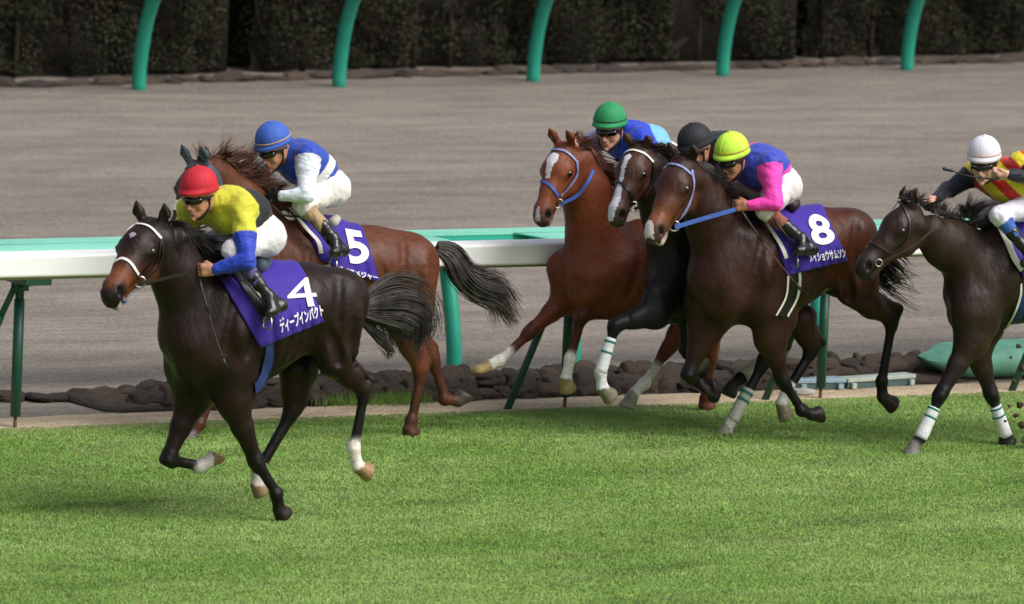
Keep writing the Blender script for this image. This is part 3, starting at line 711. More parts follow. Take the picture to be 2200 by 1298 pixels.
def head_prims(fr, c):
    h = c['head']; P0 = fr.L(*h['poll']); M = fr.L(*h['muz']); f = M-P0; Lh = np.linalg.norm(f); f = f/Lh
    s = nrm(np.cross(V3(0, 0, 1), f)); rl = h.get('roll', 0.0)
    n = nrm(np.cross(f, s)); s, n = s*math.cos(rl)+n*math.sin(rl), n*math.cos(rl)-s*math.sin(rl)
    k0 = Lh/0.555; k = k0*h.get('wide', 1.13); Q = lambda a, b=0.0, d=0.0: P0+f*a*k0+(s*b+n*d)*k
    cc, face, muz, jaw = h.get('headc', c['coat']), h.get('face', c['coat']), h.get('muzc', c['muz']), h.get('jaw', c['coat'])
    op = h.get('open', 0.0)
    pr = [Prim(Q(.04, 0, -.065), Q(.17, 0, -.065), .088*k, .098*k, .04, 1.12, s, cc),
          Prim(Q(.15, 0, -.060), Q(.34, 0, -.070), .092*k, .066*k, .04, 1.05, s, face),
          Prim(Q(.32, 0, -.070), Q(.50, 0, -.072), .064*k, .053*k, .03, 1.08, s, h.get('nosec', face)),
          Prim(Q(.49, 0, -.074), Q(.550, 0, -.085), .052*k, .047*k, .03, .95, s, muz),
          Prim(Q(.565, 0, -.105), Q(.57, 0, -.118), .034*k, .031*k, .025, .9, s, muz)]
    for e in (-1, 1):
        pr += [Prim(Q(.10, .030*e, -.17), Q(.21, .034*e, -.165), .070*k, .062*k, .04, 1.4, s, jaw),        # cheek plate
               Prim(Q(.21, .030*e, -.185), Q(.36, .018*e, -.140), .040*k, .030*k, .03, 1.2, s, jaw),       # jaw bar
               Prim(Q(.165, .074*e, -.036), Q(.215, .077*e, -.042), .028*k, .023*k, .02, 1.0, s, face),     # orbit
               Prim(Q(.22, .062*e, -.085), Q(.38, .045*e, -.095), .018*k, .010*k, .02, 1.0, s, face),       # facial crest
               Prim(Q(.512, .030*e, -.058), Q(.540, .036*e, -.072), .025*k, .024*k, .015, 1.0, s, muz),     # nostril rim
               Prim(Q(.05, .05*e, -.12), Q(.02, .03*e, -.2), .05*k, .05*k, .05, 1.0, s, cc)]
        pr += [Prim(Q(.526, .054*e, -.060), Q(.544, .048*e, -.082), .0195*k, .0155*k, .008, 1.0, s, (.01, .008, .008), sub=True)]
    pr += [Prim(Q(.33, 0, -.138), Q(.50, 0, -.142-op*.6), .034*k, .026*k, .02, 1.0, s, jaw),
           Prim(Q(.50, 0, -.145-op*.7), Q(.538, 0, -.143-op), .027*k, .026*k, .015, 1.0, s, h.get('chin', muz))]
    pr += [Prim(Q(.47, -.06, -.127-op*.3), Q(.60, -.06, -.131-op*.45), .004*k+op*.22, .005*k+op*.30, .006, 1.0, s, (.02, .01, .01), sub=True),
           Prim(Q(.47, .06, -.127-op*.3), Q(.60, .06, -.131-op*.45), .004*k+op*.22, .005*k+op*.30, .006, 1.0, s, (.02, .01, .01), sub=True),
           Prim(Q(.48, 0, -.127-op*.3), Q(.60, 0, -.131-op*.45), .004*k+op*.22, .005*k+op*.30, .006, 1.0, s, (.02, .01, .01), sub=True)]
    ec = h.get('earc', cc)
    for e in (-1, 1):
        ed = h.get('ear', (-.03, .035, .13)); eb = h.get('eb', (-.008, -.004)); tip = Q(eb[0]+ed[0], (.048+ed[1])*e, eb[1]+ed[2])
        mid = Q(eb[0]+ed[0]*.45, (.056+ed[1]*.6)*e, eb[1]+ed[2]*.5)
        pr += [Prim(Q(eb[0]+.008, .048*e, eb[1]), mid, .024*k, .026*k, .015, 1.0, s, ec), Prim(mid, tip, .031*k, .005*k, .008, 1.0, s, ec),
               Prim(mid+(f*0.030+s*.006*e)*k, tip+(f*0.016)*k-(tip-mid)*0.25, .019*k, .007*k, .006, 1.0, s, (.03,.02,.018), sub=True)]
    eyes = [(Q(.196, .0935*e, -.045), s*e) for e in (-1, 1)]
    def colfn(V):                              # blaze / star / snip in the head's own frame
        q = V-P0; return q@f/k0, q@s/k, q@n/k
    return pr, dict(Q=Q, k=k, f=f, s=s, n=n, eyes=eyes, L=Lh, colfn=colfn)

# folds between the muscles, (u, z) metres from the girth centre: path, radius, depth, ridge?
FOLDS = [([(.10, .06), (.06, -.10), (.05, -.22)], .030, .009, True), ([(.30, .20), (.36, .02), (.40, -.14)], .030, .010, True),
         ([(.20, .10), (.20, -.08), (.23, -.16)], .024, .006, True), ([(-.36, -.02), (-.40, -.12), (-.44, -.22)], .036, .014, True), ([(-.44, .28), (-.40, .12), (-.42, -.02)], .030, .009, True),
         ([(-.62, .14), (-.64, -.06), (-.62, -.26)], .026, .009, True), ([(-.52, .02), (-.53, -.12), (-.56, -.24)], .022, .006, True), ([(-.10, .12), (-.13, -.06), (-.10, -.20)], .016, .0035, True),
         ([(-.17, .11), (-.20, -.05), (-.18, -.18)], .016, .0035, True), ([(-.24, .10), (-.27, -.02), (-.25, -.14)], .016, .003, True), ([(-.02, .10), (-.05, -.08), (-.02, -.24)], .016, .003, True),
         ([(.27, .02), (.30, -.12)], .034, .008, False), ([(-.57, .10), (-.58, -.10), (-.57, -.24)], .030, .008, False)]
def muscle_prims(prims, G0, c):
    out = []
    for path, r, dp, sub_ in FOLDS:
        q = resample(np.array(path, float), 7)
        for e in (1, -1):
            P = np.stack([G0[0]+q[:, 0], np.full(7, .75*e), G0[2]+q[:, 1]], 1)
            for i in range(24):
                d = fsdf(prims, P); P[:, 1] -= e*np.clip(d*.8, -.05, .15)
            ok = np.abs(fsdf(prims, P)) < .01; N = fgrad(prims, P)
            dd = dp*np.sin(np.linspace(.12, math.pi-.12, 7))[:, None]; C = P+N*(r-dd) if sub_ else P-N*(r-dd)
            for i in range(6):
                if ok[i] and ok[i+1]: out.append(Prim(C[i], C[i+1], r, r, .03, col=c['coat'], sub=sub_, w=0.0 if sub_ else 1.0))
    return out
def build_horse(c):
    fr = Frame(*c['foot'], dev=c.get('dev', 0.0)); root = empty('racehorse', fr.O, fr.rz); tag(root, c['label'], 'horse', 'horses in the race')
    prims = []
    for a, b, ra, rb, k, q, *cc_ in c['trunk']: prims.append(Prim(fr.L(*a), fr.L(*b), ra, rb, k, q, col=cc_[0] if cc_ else c['coat']))
    hp, H = head_prims(fr, c)
    print(c['name'], 'head length %.2f' % H['L'], 'head yaw', round(math.degrees(math.atan2(H['f'][1], H['f'][0])), 1))
    joints = {}
    for nm, kind in (('LF', 'fore'), ('RF', 'fore'), ('LH', 'hind'), ('RH', 'hind')):
        if nm in c:
            lp, P = leg_prims(fr, c[nm], kind, c, 1 if nm[0] == 'L' else -1); joints[nm] = P
            print('  ', nm, [round(float(np.linalg.norm(P[i+1]-P[i])), 2) for i in range(4)], 'z', [round(float(p[2]), 2) for p in P])
            prims += lp
    G0 = fr.L(*c['trunk'][2][1]) if False else fr.L(*c['trunk'][2][0]); ntr = len(c['trunk']); prims += muscle_prims(prims[:ntr], G0, c)
    for a, b, ra, rb, k, q in c.get('neck', []): prims.append(Prim(fr.L(*a), fr.L(*b), ra, rb, k, q, col=c['coat']))
    allp = prims+hp
    def colfn(V, C):
        C = C*(1+wrinkle(V, .10, 9, 5)+wrinkle(V, .05, 40, 8))[:, None]
        f_, s_, n_ = H['colfn'](V)
        for kind, args in c['head'].get('marks', []):
            if kind == 'blaze':                 # list of (f, halfwidth), offset to the side
                fs, hw, off = args['f'], args['hw'], args.get('off', 0)
                wd = np.interp(f_, fs, hw, left=-1, right=-1); m = (np.abs(s_-off) < wd) & (n_ > args.get('nmin', -.075)) & (f_ > -.1) & (f_ < .62)
                C[m] = lin(args.get('col', 'd8d6dc'))
        for g in c['_legs']:
            E_, K_, F_, N_, T_ = g['P']; jit = .006*np.sin(V[:, 0]*190)+.005*np.sin(V[:, 2]*230+V[:, 1]*150)
            def seg(a, b):
                t = np.clip(((V-a)@(b-a))/((b-a)@(b-a)), 0, 1); return np.linalg.norm(V-a-t[:, None]*(b-a), axis=1)
            dl = np.minimum(seg(g['mid'], F_), seg(F_, N_))
            if g['low'] is not None: m_ = (dl < .062*g['s']) & ((V-g['mid'])@g['ax']+jit > 0) if np.linalg.norm(g['mid']-F_) > .01 else (dl < .062); C[m_] = np.array(g['low'])*(1+wrinkle(V[m_], .06, 50, 3))[:, None]
            hd = nrm(T_-N_); m_ = (seg(N_, T_) < .085) & ((V-N_)@hd+jit*.3 > .004); C[m_] = np.array(g['hoof'])*(1+wrinkle(V[m_], .12, 60, 4))[:, None]
        m = (((f_-.533)/.028)**2+((n_+.070)/.022)**2 < 1) & (np.abs(s_) > .026) & (np.abs(s_) < 0.07); C[m] = (.008, .006, .006)
        for e_ in (-1, 1):
            so = ((f_-.200)/.036)**2+((n_+.046)/.026)**2+((s_-.086*e_)/.03)**2 < 1; C[so] = C[so]*.45
        lip = (f_ > .44) & (f_ < .62) & (np.abs(n_+.128+c['head'].get('open', 0)*.3) < .006) & (np.abs(s_) < .06); C[lip] = (.02, .012, .012)
        return C
    sd = sum(map(ord, c['name']))
    def disp(P):
        wz = np.clip((P[:, 2]-0.45)/0.4, 0, 1)*np.clip((1.45-P[:, 2])/0.25, 0.15, 1)*np.where(P[:, 0] > H['xh'], 0.15, 1.0)
        return wz*(wrinkle(P, 0.007, 12, sd, (1, 1, .55))+wrinkle(P, 0.004, 28, sd+3, (1, 1, .45)))
    H['xh'] = H['Q'](0.22)[0]-0.05
    body = skin_obj('body', allp, c.get('h', 0.0112), m_coat, root, disp=disp, soft=0.0055, colfn=colfn)
    for p, nn in H['eyes']:
        import bmesh
        V, Fc = polygonise([Prim(p-nn*0.006*H['k'], p-nn*0.005*H['k'], .0225*H['k'], k=.005)], .004); mesh_obj('eye', V, Fc, m_eye, root)
    return fr, root, allp, H, joints

CLW = lambda A: wrinkle(A, .0048, 17, 77)+wrinkle(A, .002, 45, 2)
def cloth(fr, prims, root, quad, over=0.15, name='saddle_cloth', mat=None, off=0.014, n=(40, 36)):
    """number cloth: px quad TL TR BR BL on the visible flank, carried over the back to the far flank"""
    mat = mat or m_purple; nu, nv = n; TL, TR, BR, BL = [np.array(q, float) for q in quad]
    S, T = np.meshgrid(np.linspace(0, 1, nu), np.linspace(0, 1, nv), indexing='ij')
    PX = (TL*(1-S[..., None])+TR*S[..., None])*(1-T[..., None])+(BL*(1-S[..., None])+BR*S[..., None])*T[..., None]
    G = fr.cast(prims, PX[..., 0], PX[..., 1], off)
    Mr = G.copy(); Mr[..., 1] *= -1; Mr = Mr[:, ::-1]
    top = []
    for t in np.linspace(0, 1, 10)[1:-1]:
        q = Mr[:, -1]*(1-t)+G[:, 0]*t; q[:, 2] += 0.05*math.sin(math.pi*t); top.append(q)
    top = np.stack(top, 1)
    for _ in range(4): top = top-((fsdf(prims, top)-off)*0.8)[..., None]*fgrad(prims, top)
    A = np.concatenate([Mr, top, G], 1); A = A+fgrad(prims, A)*CLW(A)[..., None]; nu, nt_ = A.shape[:2]
    i, j = np.meshgrid(np.arange(nu-1), np.arange(nt_-1), indexing='ij'); a = (i*nt_+j).ravel()
    Fc = np.stack([a, a+1, a+nt_+1, a+nt_], 1)
    o = mesh_obj(name, A.reshape(-1, 3), Fc, mat, root); s = o.modifiers.new('thick', 'SOLIDIFY'); s.thickness = 0.008; s.offset = 0.0
    return o

def text_on(fr, prims, parent, body, quad, name, off=0.027, bold=0.02, mat=None, squash=None):
    cu = bpy.data.curves.new(name, 'FONT'); cu.body = body; cu.offset = bold; cu.resolution_u = 6; cu.align_x = 'LEFT'
    ob = bpy.data.objects.new(name, cu); SC.collection.objects.link(ob); dg = bpy.context.evaluated_depsgraph_get(); dg.update()
    me = bpy.data.meshes.new_from_object(ob.evaluated_get(dg)); bpy.data.objects.remove(ob); bpy.data.curves.remove(cu)
    import bmesh
    bm = bmesh.new(); bm.from_mesh(me); bmesh.ops.remove_doubles(bm, verts=bm.verts, dist=1e-5); bmesh.ops.triangulate(bm, faces=bm.faces)
    V = np.array([v.co for v in bm.verts]); lo, hi = V.min(0), V.max(0); size = hi-lo
    for _ in range(5):
        es = [e for e in bm.edges if (e.verts[0].co-e.verts[1].co).length > size[1]*0.18]
        if not es: break
        bmesh.ops.subdivide_edges(bm, edges=es, cuts=1); bmesh.ops.triangulate(bm, faces=bm.faces)
    bm.to_mesh(me); bm.free()
    V = np.array([v.co for v in me.vertices]); S = (V[:, 0]-lo[0])/size[0]; T = 1-(V[:, 1]-lo[1])/size[1]
    TL, TR, BR, BL = [np.array(q, float) for q in quad]
    PX = (TL*(1-S[:, None])+TR*S[:, None])*(1-T[:, None])+(BL*(1-S[:, None])+BR*S[:, None])*T[:, None]
    G = fr.cast(prims, PX[:, 0], PX[:, 1], off); G = G+fgrad(prims, G)*CLW(G)[..., None]
    for v, g in zip(me.vertices, G): v.co = g
    me.materials.clear(); me.materials.append(mat or m_letter)
    o = bpy.data.objects.new(name, me); SC.collection.objects.link(o); o.parent = parent; return o

def strap(fr, prims, root, name, px, width, mat, **k):
    V, Fc = ribbon(fr, prims, px, width, **k); o = MB().add(V, Fc).obj(name, mat, root, False); return o
def ring(fr, root, pos, r, mat, name='bit_ring', axis=V3(0.3, 1, 0)):
    a = nrm(np.cross(axis, V3(0, 0, 1))); b = nrm(np.cross(axis, a)); pts = [pos+r*(math.cos(t)*a+math.sin(t)*b) for t in np.linspace(0, 2*math.pi, 19)[:-1]]
    return MB().tube(pts, r*0.2, 6, True).obj(name, mat, root)

def mane(fr, root, prims, crest, flow, mat, n=260, length=0.2, seed=1, rad=0.0035, v=0.0, up=0.0, spread=0.5, name='mane'):
    """crest: px polyline of the neck crest; flow: direction (u, v, z) the hair streams"""
    rg = np.random.default_rng(seed); q = resample(np.array(crest, float), n); rg.shuffle(q)
    q = q+rg.normal(0, 1.5, q.shape); r0 = fr.L(q[:, 0], q[:, 1], np.full(n, v)+rg.normal(0, 0.018, n)); fl = nrm(V3(*flow))
    clumps = [np.concatenate([rg.normal(size=6), [rg.uniform(.65, 1.15), rg.uniform(3, 8), rg.random()*6]]) for _ in range(23)]
    def path(i, p0, m):
        t = np.linspace(0, 1, m)[:, None]; cl = clumps[int(p0[0]*55) % 23]
        fly = rg.random() < .05; L = length*cl[6]*rg.uniform(0.75, 1.12)
        d = nrm(fl+cl[:3]*spread*.5+rg.normal(0, .22 if fly else .09, 3)); d2 = nrm(d+V3(-0.2, 0, -0.35)+cl[3:6]*.35+rg.normal(0, .18 if fly else .08, 3))
        P = p0+L*(d*t+(d2-d)*t*t*0.8)+V3(0, 0, up)*np.sin(t*3.14)+0.016*np.sin(t*cl[7]+cl[8])*cl[3:6]*t+.004*np.sin(t*rg.uniform(4, 9)+rg.random()*6)*rg.normal(size=3)*t
        return P, rad*(1-0.85*t[:, 0]**1.5)*rg.uniform(0.6, 1.1)*(.6 if fly else 1)
    av = [p for p in prims if not p.sub and p.q < 9 and np.min(np.linalg.norm((p.a+p.b)/2-r0[::12], axis=1)) < .45]
    return strands(r0, path, mat, root, name, avoid=av)
def tail(fr, root, px, widths, mat, n=320, seed=2, v=0.0, rad=0.0042, curl=0.05):
    """px: centre line of the tail; widths: half width in metres along it"""
    rg = np.random.default_rng(seed); C = resample(np.array([fr.L(*p, v) if len(p) == 2 else fr.L(*p) for p in px]), 14); W = np.interp(np.linspace(0, 1, 14), np.linspace(0, 1, len(widths)), widths)
    T = np.gradient(C, axis=0); T /= np.linalg.norm(T, axis=1, keepdims=True); A = np.cross(T, V3(0, 1, 0)); A /= np.linalg.norm(A, axis=1, keepdims=True)
    tcl = [np.concatenate([[rg.normal(0, .5), rg.normal(0, .42), rg.uniform(.72, 1.08), rg.uniform(3, 7), rg.random()*6], rg.normal(size=3)]) for _ in range(26)]
    def path(i, _, m):
        cl = tcl[i % 26]; g = rg.uniform(.10, .22); a, b = cl[0]+rg.normal(0, g), cl[1]+rg.normal(0, g); e = cl[2]*rg.uniform(0.75, 1.1); t = np.linspace(0, 1, m)*e; idx = np.clip(t, 0, 1)*13
        f = lambda X: np.stack([np.interp(idx, np.arange(14), X[:, k]) for k in range(3)], 1)
        c = f(C)+np.clip(t-1, 0, 1)[:, None]*(C[-1]-C[-3])*4.0; w_ = np.interp(idx, np.arange(14), W)[:, None]
        wv = (np.sin(t*cl[3]+cl[4])[:, None]*cl[5:8]*curl+np.sin(t*rg.uniform(5, 9)+rg.random()*6)[:, None]*rg.normal(size=3)*.008)*t[:, None]
        P = c+f(A)*(a*w_)+V3(0, 1, 0)*(b*w_*0.7)+wv
        return P, rad*(1-0.8*(t/e)**2)*rg.uniform(0.7, 1.25)
    return strands([None]*n, path, mat, root, 'tail', 14)
def wrap(fr, root, P, i, t0, t1, r0, r1, mat, stripes=(), name='leg_wrap'):
    a, b = P[i], P[i+1]; pts = [a+(b-a)*t for t in np.linspace(t0, t1, 10)]
    mb = MB().tube(pts, np.linspace(r0, r1, 10)*(1+0.03*np.sin(np.arange(10)*2.1)), 14); o = mb.obj(name, mat, root)
    for s in stripes:
        p = [a+(b-a)*t for t in (s-0.022, s+0.022)]; rr = r0+(r1-r0)*(s-t0)/(t1-t0); MB().tube(p, rr+0.003, 14).obj('stripe', m_teal, o)
    return o
def stirrup(fr, root, top, bot, v, mat=None):
    a, b = fr.L(*top, v), fr.L(*bot, v+0.03); o = MB().tube([a, b], 0.008, 6).obj('stirrup_leather', m_leather, root)
    c = b; pts = [c+V3(0, 0, 0.01), c+V3(0.02, -0.05, -0.06), c+V3(0.02, -0.055, -0.11), c+V3(0.02, 0.055, -0.11), c+V3(0.02, 0.05, -0.06)]
    MB().tube(pts, 0.006, 6, True).obj('stirrup_iron', m_steel, root)
# ------------------------------------------------------------------ riders
m_skinp = attr_mat('skin', 0.5, 0.4, 0.08, 20.0); m_skinp.node_tree.nodes['Principled BSDF'].inputs['Subsurface Weight'].default_value = 0.08
m_skinp.node_tree.nodes['Principled BSDF'].inputs['Subsurface Radius'].default_value = (0.02, 0.008, 0.005)
m_silk = attr_mat('racing silks', 0.55, 0.35, 0.06, 12.0, bumps=((14.0, 0.6, 0.03, (1, 1, 1.6)), (40.0, 0.35, 0.008, (1, 1, 1))), sheen=0.15)
m_breech = attr_mat('breeches cloth', 0.7, 0.3, 0.04, 12.0, bumps=((16.0, 0.5, 0.02, (2, 1, 1.2)), (45.0, 0.3, 0.006, (2, 1, 1))))
m_boot = attr_mat('boot leather', 0.22, 0.6, 0.1, 20.0, bumps=((18.0, 0.4, 0.02, (1, 1, 1)),))
m_lens = plain('dark goggle lens', '0a0a0c', 0.08, 0.9, 0.05); m_band = plain('black elastic band', '151515', 0.7)
SKIN = lin('c08a6e'); LIPC = lin('a2625a')

def hframe(fr, j):
    c = fr.L(*j['hd']); yw, pt, rl = R(j.get('yaw', 10)), R(j.get('pitch', 25)), R(j.get('roll', 0))
    F = V3(math.cos(yw)*math.cos(pt), math.sin(yw)*math.cos(pt), -math.sin(pt)); S = nrm(np.cross(V3(0, 0, 1), F)); U = np.cross(F, S)
    S, U = S*math.cos(rl)+U*math.sin(rl), U*math.cos(rl)-S*math.sin(rl)
    return c, F, S, U
def hand_prims(wr, aim, pal, size, col, grip):
    """hand with palm, four bent fingers of unequal length closed on grip direction, thumb from the side"""
    f = nrm(aim); g = nrm(grip-(grip@f)*f); p = np.cross(f, g); out = []; k = size
    out += [Prim(wr-f*.02*k, wr+f*.02*k, .024*k, .027*k, .012, 1.1, p, col), Prim(wr+f*.02*k+g*.012*k, wr+f*.07*k+g*.016*k, .024*k, .022*k, .012, 1.3, p, col),
            Prim(wr+f*.02*k-g*.012*k, wr+f*.065*k-g*.022*k, .024*k, .020*k, .012, 1.3, p, col)]
    for i, (o, L) in enumerate(((.030, .92), (.010, 1.0), (-.011, .95), (-.030, .78))):
        b = wr+f*.072*k+g*o*k+p*.006*k; m = b+(f*.026+p*.020*pal)*k*L; t = m+(-f*.010+p*.024*pal)*k*L; e = t+(-f*.024-p*.002*pal)*k*L
        out += [Prim(b, m, .0105*k, .0100*k, .003, col=col), Prim(m, t, .0100*k, .0092*k, .003, col=col), Prim(t, e, .0092*k, .0080*k, .003, col=col)]
    b = wr+f*.028*k+g*.030*k; m = b+(f*.026+g*.016+p*.014*pal)*k; e = m+(f*.018-g*.014+p*.020*pal)*k
    out += [Prim(b, m, .0135*k, .0120*k, .006, col=col), Prim(m, e, .0115*k, .0095*k, .003, col=col)]
    return out

def build_jockey(fr, j):
    root = empty('person', fr.O+V3(0, 0, 0), fr.rz); tag(root, j['label'], 'person', 'riders in the race')
    L = lambda k: fr.L(*j[k]); c, F, S, U = hframe(fr, j); k = j.get('hs', 1.0); Q = lambda f, s=0., u=0.: c+(F*f+S*s+U*u)*k
    sk = j.get('skin', SKIN); body = []
    body += [Prim(Q(-.022, 0, .035), Q(.025, 0, .035), .085*k, .082*k, .03, 1.12, S, sk), Prim(Q(.03, 0, -.02), Q(.052, 0, -.095), .062*k, .030*k, .03, 1.05, S, sk),
             Prim(Q(.090, 0, -.010), Q(.113, 0, -.048), .009*k, .0125*k, .008, 1.0, S, sk), Prim(Q(.100, -.012, -.051), Q(.100, .012, -.051), .009*k, k=.006, col=sk),
             Prim(Q(.085, 0, -.066), Q(.086, 0, -.082), .018*k, .016*k, .010, .8, S, sk), Prim(Q(.093, -.015, -.078), Q(.093, .015, -.078), .0055*k, k=.004, col=LIPC, w=2.0),
             Prim(Q(.090, -.013, -.088), Q(.090, .013, -.088), .0065*k, k=.004, col=LIPC, w=2.0), Prim(Q(.072, 0, -.114), Q(.077, 0, -.118), .020*k, .018*k, .012, col=sk),
             Prim(Q(.075, -.035, .022), Q(.075, .035, .022), .020*k, .020*k, .012, col=sk)]
    for e in (-1, 1):
        body += [Prim(Q(.0, .062*e, -.045), Q(.055, .024*e, -.095), .024*k, .018*k, .02, col=sk), Prim(Q(.062, .042*e, -.020), Q(.058, .04*e, -.045), .024*k, .020*k, .02, col=sk),
                 Prim(Q(-.012, .083*e, .0), Q(-.006, .080*e, -.035), .017*k, .011*k, .006, 1.6, S, sk), Prim(Q(-.004, .094*e, -.010), Q(-.004, .094*e, -.018), .007*k, k=.004, col=sk, sub=True)]
    nk, ch, wa, pe = L('neck'), L('chest'), L('waist'), L('pelvis'); ax = nrm(ch-pe)
    tr = j.get('tr', 1.0)
    body += [Prim(Q(-.02, 0, -.05), nk, .055*k, .058, .03, col=sk), Prim(nk, ch, .06, .12, .04, .85, (0, 1, 0), sk)]
    torso = [Prim(ch+V3(0, .055, 0), ch+V3(0, -.055, 0), .132*tr, .132*tr, .06, col=j['c_torso']), Prim(ch, wa, .140*tr, .128*tr, .07, .85, col=j['c_torso']),
             Prim(wa, pe, .128*tr, .128*tr, .06, .85, col=j.get('c_low', j['c_torso'])), Prim(nk, ch, .070, .12, .05, .8, col=j['c_torso'])]
    sleeves = []
    for sd, e in (('L', 1), ('R', -1)):
        if 'sh'+sd not in j: continue
        sh, el, wr = L('sh'+sd), L('el'+sd), L('wr'+sd); c1 = j.get('c_sl'+sd, j['c_sl']); c0 = j.get('c_sh', c1); t = j.get('t_sh', .35)
        body += [Prim(sh, el, .050, .038, .02, col=sk), Prim(el, wr, .038, .025, .02, col=sk)]
        torso += [Prim(ch+V3(0, .08*e, 0), sh, .11, .078, .06, col=j['c_torso'] if 'c_sh' not in j else c0)]
        mid = sh+(el-sh)*t
        sleeves += [Prim(sh, mid, .078, .068, .03, col=c0), Prim(mid, el, .070, .054, .03, col=c1), Prim(el, el+(wr-el)*.96, .056, .036, .02, col=c1),
                    Prim(el+(wr-el)*.90, el+(wr-el)*.955, .033, .033, .006, col=c1)]
        hc = j.get('c_hand'+sd, sk)
        aim = L('hand'+sd)-wr if 'hand'+sd in j else wr-el
        body += hand_prims(wr, aim, 1 if sd == 'R' else 1, j.get('hsz', 1.05), hc, V3(*j.get('grip'+sd, (0, -.2*e, 1))))
    legs = []; boots = {'L': [], 'R': []}; brc = j.get('c_br', lin('e6e2e6'))
    body += [Prim(ch, wa, .115*tr, .10*tr, .06, .85, col=sk), Prim(wa, pe, .10*tr, .11*tr, .06, .85, col=sk)]
    for sd, e in (('L', 1), ('R', -1)):
        if 'kn'+sd not in j: continue
        hp = pe+V3(0, .095*e, -.01); kn, an, he, to = L('kn'+sd), L('an'+sd), L('he'+sd), L('to'+sd)
        body += [Prim(hp, kn, .075, .045, .03, col=sk), Prim(kn, an, .045, .03, .02, col=sk), Prim(he, to, .028, .024, .02, col=sk)]
        t0 = j.get('t_boot', .45); b0 = kn+(an-kn)*t0; sockc = j.get('c_sock', brc)
        legs += [Prim(hp+V3(-.02, 0, .0), hp, .114, .110, .05, col=brc), Prim(hp, hp+(kn-hp)*.5, .100, .080, .05, col=brc), Prim(hp+(kn-hp)*.5, kn, .082, .058, .04, col=brc),
                 Prim(kn, kn+(an-kn)*.12, .058, .054, .03, col=brc), Prim(kn+(an-kn)*.12, b0+(an-kn)*.06, .052, .044, .02, col=sockc)]
        kb = .88; bc = j.get('c_boot', lin('141313')); sc_ = j.get('c_sole', lin('4a4a48'))
        boots[sd] += [Prim(b0, b0+(an-kn)*.03, .047, .046, .006, col=bc), Prim(b0, kn+(an-kn)*.75, .045, .039, .02, col=bc), Prim(kn+(an-kn)*.75, an, .038, .035, .02, col=bc), Prim(an, he, .036, .033, .02, col=bc),
                      Prim(he, to, .034, .030, .02, 1.0, col=bc), Prim(an, (he+to)/2+(to-he)*.25, .036, .036, .02, col=bc), Prim(he+V3(0, 0, -.020), to+V3(0, 0, -.014), .024, .022, .006, col=sc_)]
    legs += [Prim(pe+V3(-.015, .06, 0), pe+V3(-.015, -.06, 0), .118, .118, .05, col=brc), Prim(pe, pe+(wa-pe)*.35, .118, .120, .05, .9, col=brc)]
    skin_obj('body', body, .0062, m_skinp, root, soft=.003)
    sf = j.get('pattern')
    def cf(V, C):
        bt = (V-pe)@ax/np.linalg.norm(ch-pe)
        if 't_low' in j: m = (bt < j['t_low']+np.abs(V[:, 1])*j.get('vlow', 0)) & (np.abs(V[:, 1]) < j.get('vmax', .19)) ; C[m] = j['c_low']
        return sf(V, C, dict(ch=ch, pe=pe, ax=ax, nk=nk, wa=wa)) if sf else C
    sd0 = sum(map(ord, j['label']))
    skin_obj('silks', torso+sleeves, .0078, m_silk, root, disp=lambda P: wrinkle(P, .0035, 30, sd0, (1, 1, 1.8))-.0045*np.abs(np.sin(wrinkle(P, 3.0, 22, sd0+7, (1, 1, 1.6))))+.002, soft=.0035, colfn=cf)
    if legs: skin_obj('breeches', legs, .0082, m_breech, root, disp=lambda P: wrinkle(P, .0025, 40, sd0+2, (1.9, 1, 1))-.004*np.abs(np.sin(wrinkle(P, 3.0, 30, sd0+9, (2.2, 1, 1))))+wrinkle(P, .0012, 100, sd0+5), soft=.003)
    for sd in 'LR':
        if boots[sd]: skin_obj('boot', boots[sd], .007, m_boot, root, soft=.004)
    # goggles with strap
    G = [Prim(Q(.090, .014*e, .000), Q(.070, .054*e, .004), .029*k, .025*k, .010, 1.0, F, (0, 0, 0)) for e in (-1, 1)]
    g = skin_obj('goggles', G+[Prim(Q(.096, 0, .006), Q(.097, 0, .006), .018*k, k=.01)], .0042, m_lens, root)
    pts = [Q(.005+.083*math.cos(t), .084*math.sin(t), .008+.006*math.cos(t)) for t in np.linspace(R(48), R(312), 30)]
    MB().tube(pts, .010*k, 6).obj('goggle_strap', m_band, g)
    MB().tube(resample([Q(.0, .083, .0), Q(.012, .080, -.055), Q(.040, .050, -.108), Q(.048, 0, -.128), Q(.040, -.050, -.108), Q(.012, -.080, -.055), Q(0, -.083, 0)], 30), .0065*k, 6).obj('chin_strap', m_band, root)
    # helmet under a silk cover: six panels, a low peak, a piping line and a button
    cap = j['cap']; mc = plain('cap cover '+cap, cap, 0.62, 0.25, 0.10, 7, bmp=0.35, bscale=14)
    hc0 = Q(j.get('capf', -.006), 0, .076); a_, b_, h_ = .126*k, .112*k, .122*k; n, m = 72, 22; V = []
    UP = nrm(U+F*j.get('captilt', 0.0)); FF = nrm(F-UP*(F@UP))
    for i in range(m+1):
        th = (i/m)*1.75
        for q in range(n):
            ph = 2*math.pi*q/n; seam = 1-0.012*math.exp(-((((ph/(math.pi/3)) % 1)-.5)/.06)**2 if False else -(min((ph % (math.pi/3)), (math.pi/3)-(ph % (math.pi/3)))/.05)**2)
            r = math.sin(th) if th < math.pi/2 else 1.0+0.05*(th-math.pi/2)
            z = math.cos(th) if th < math.pi/2 else -(th-math.pi/2)*1.25
            fl = 0.0
            if i >= m-1: fl = .006+.020*max(0, math.cos(ph))**2
            if i == m: fl += .004
            V.append(hc0+FF*(math.cos(ph)*(a_*r*seam+fl))+S*(math.sin(ph)*(b_*r*seam+fl*.5))+UP*(h_*z*(0.5+0.5*seam)-(.006 if i == m else 0)))
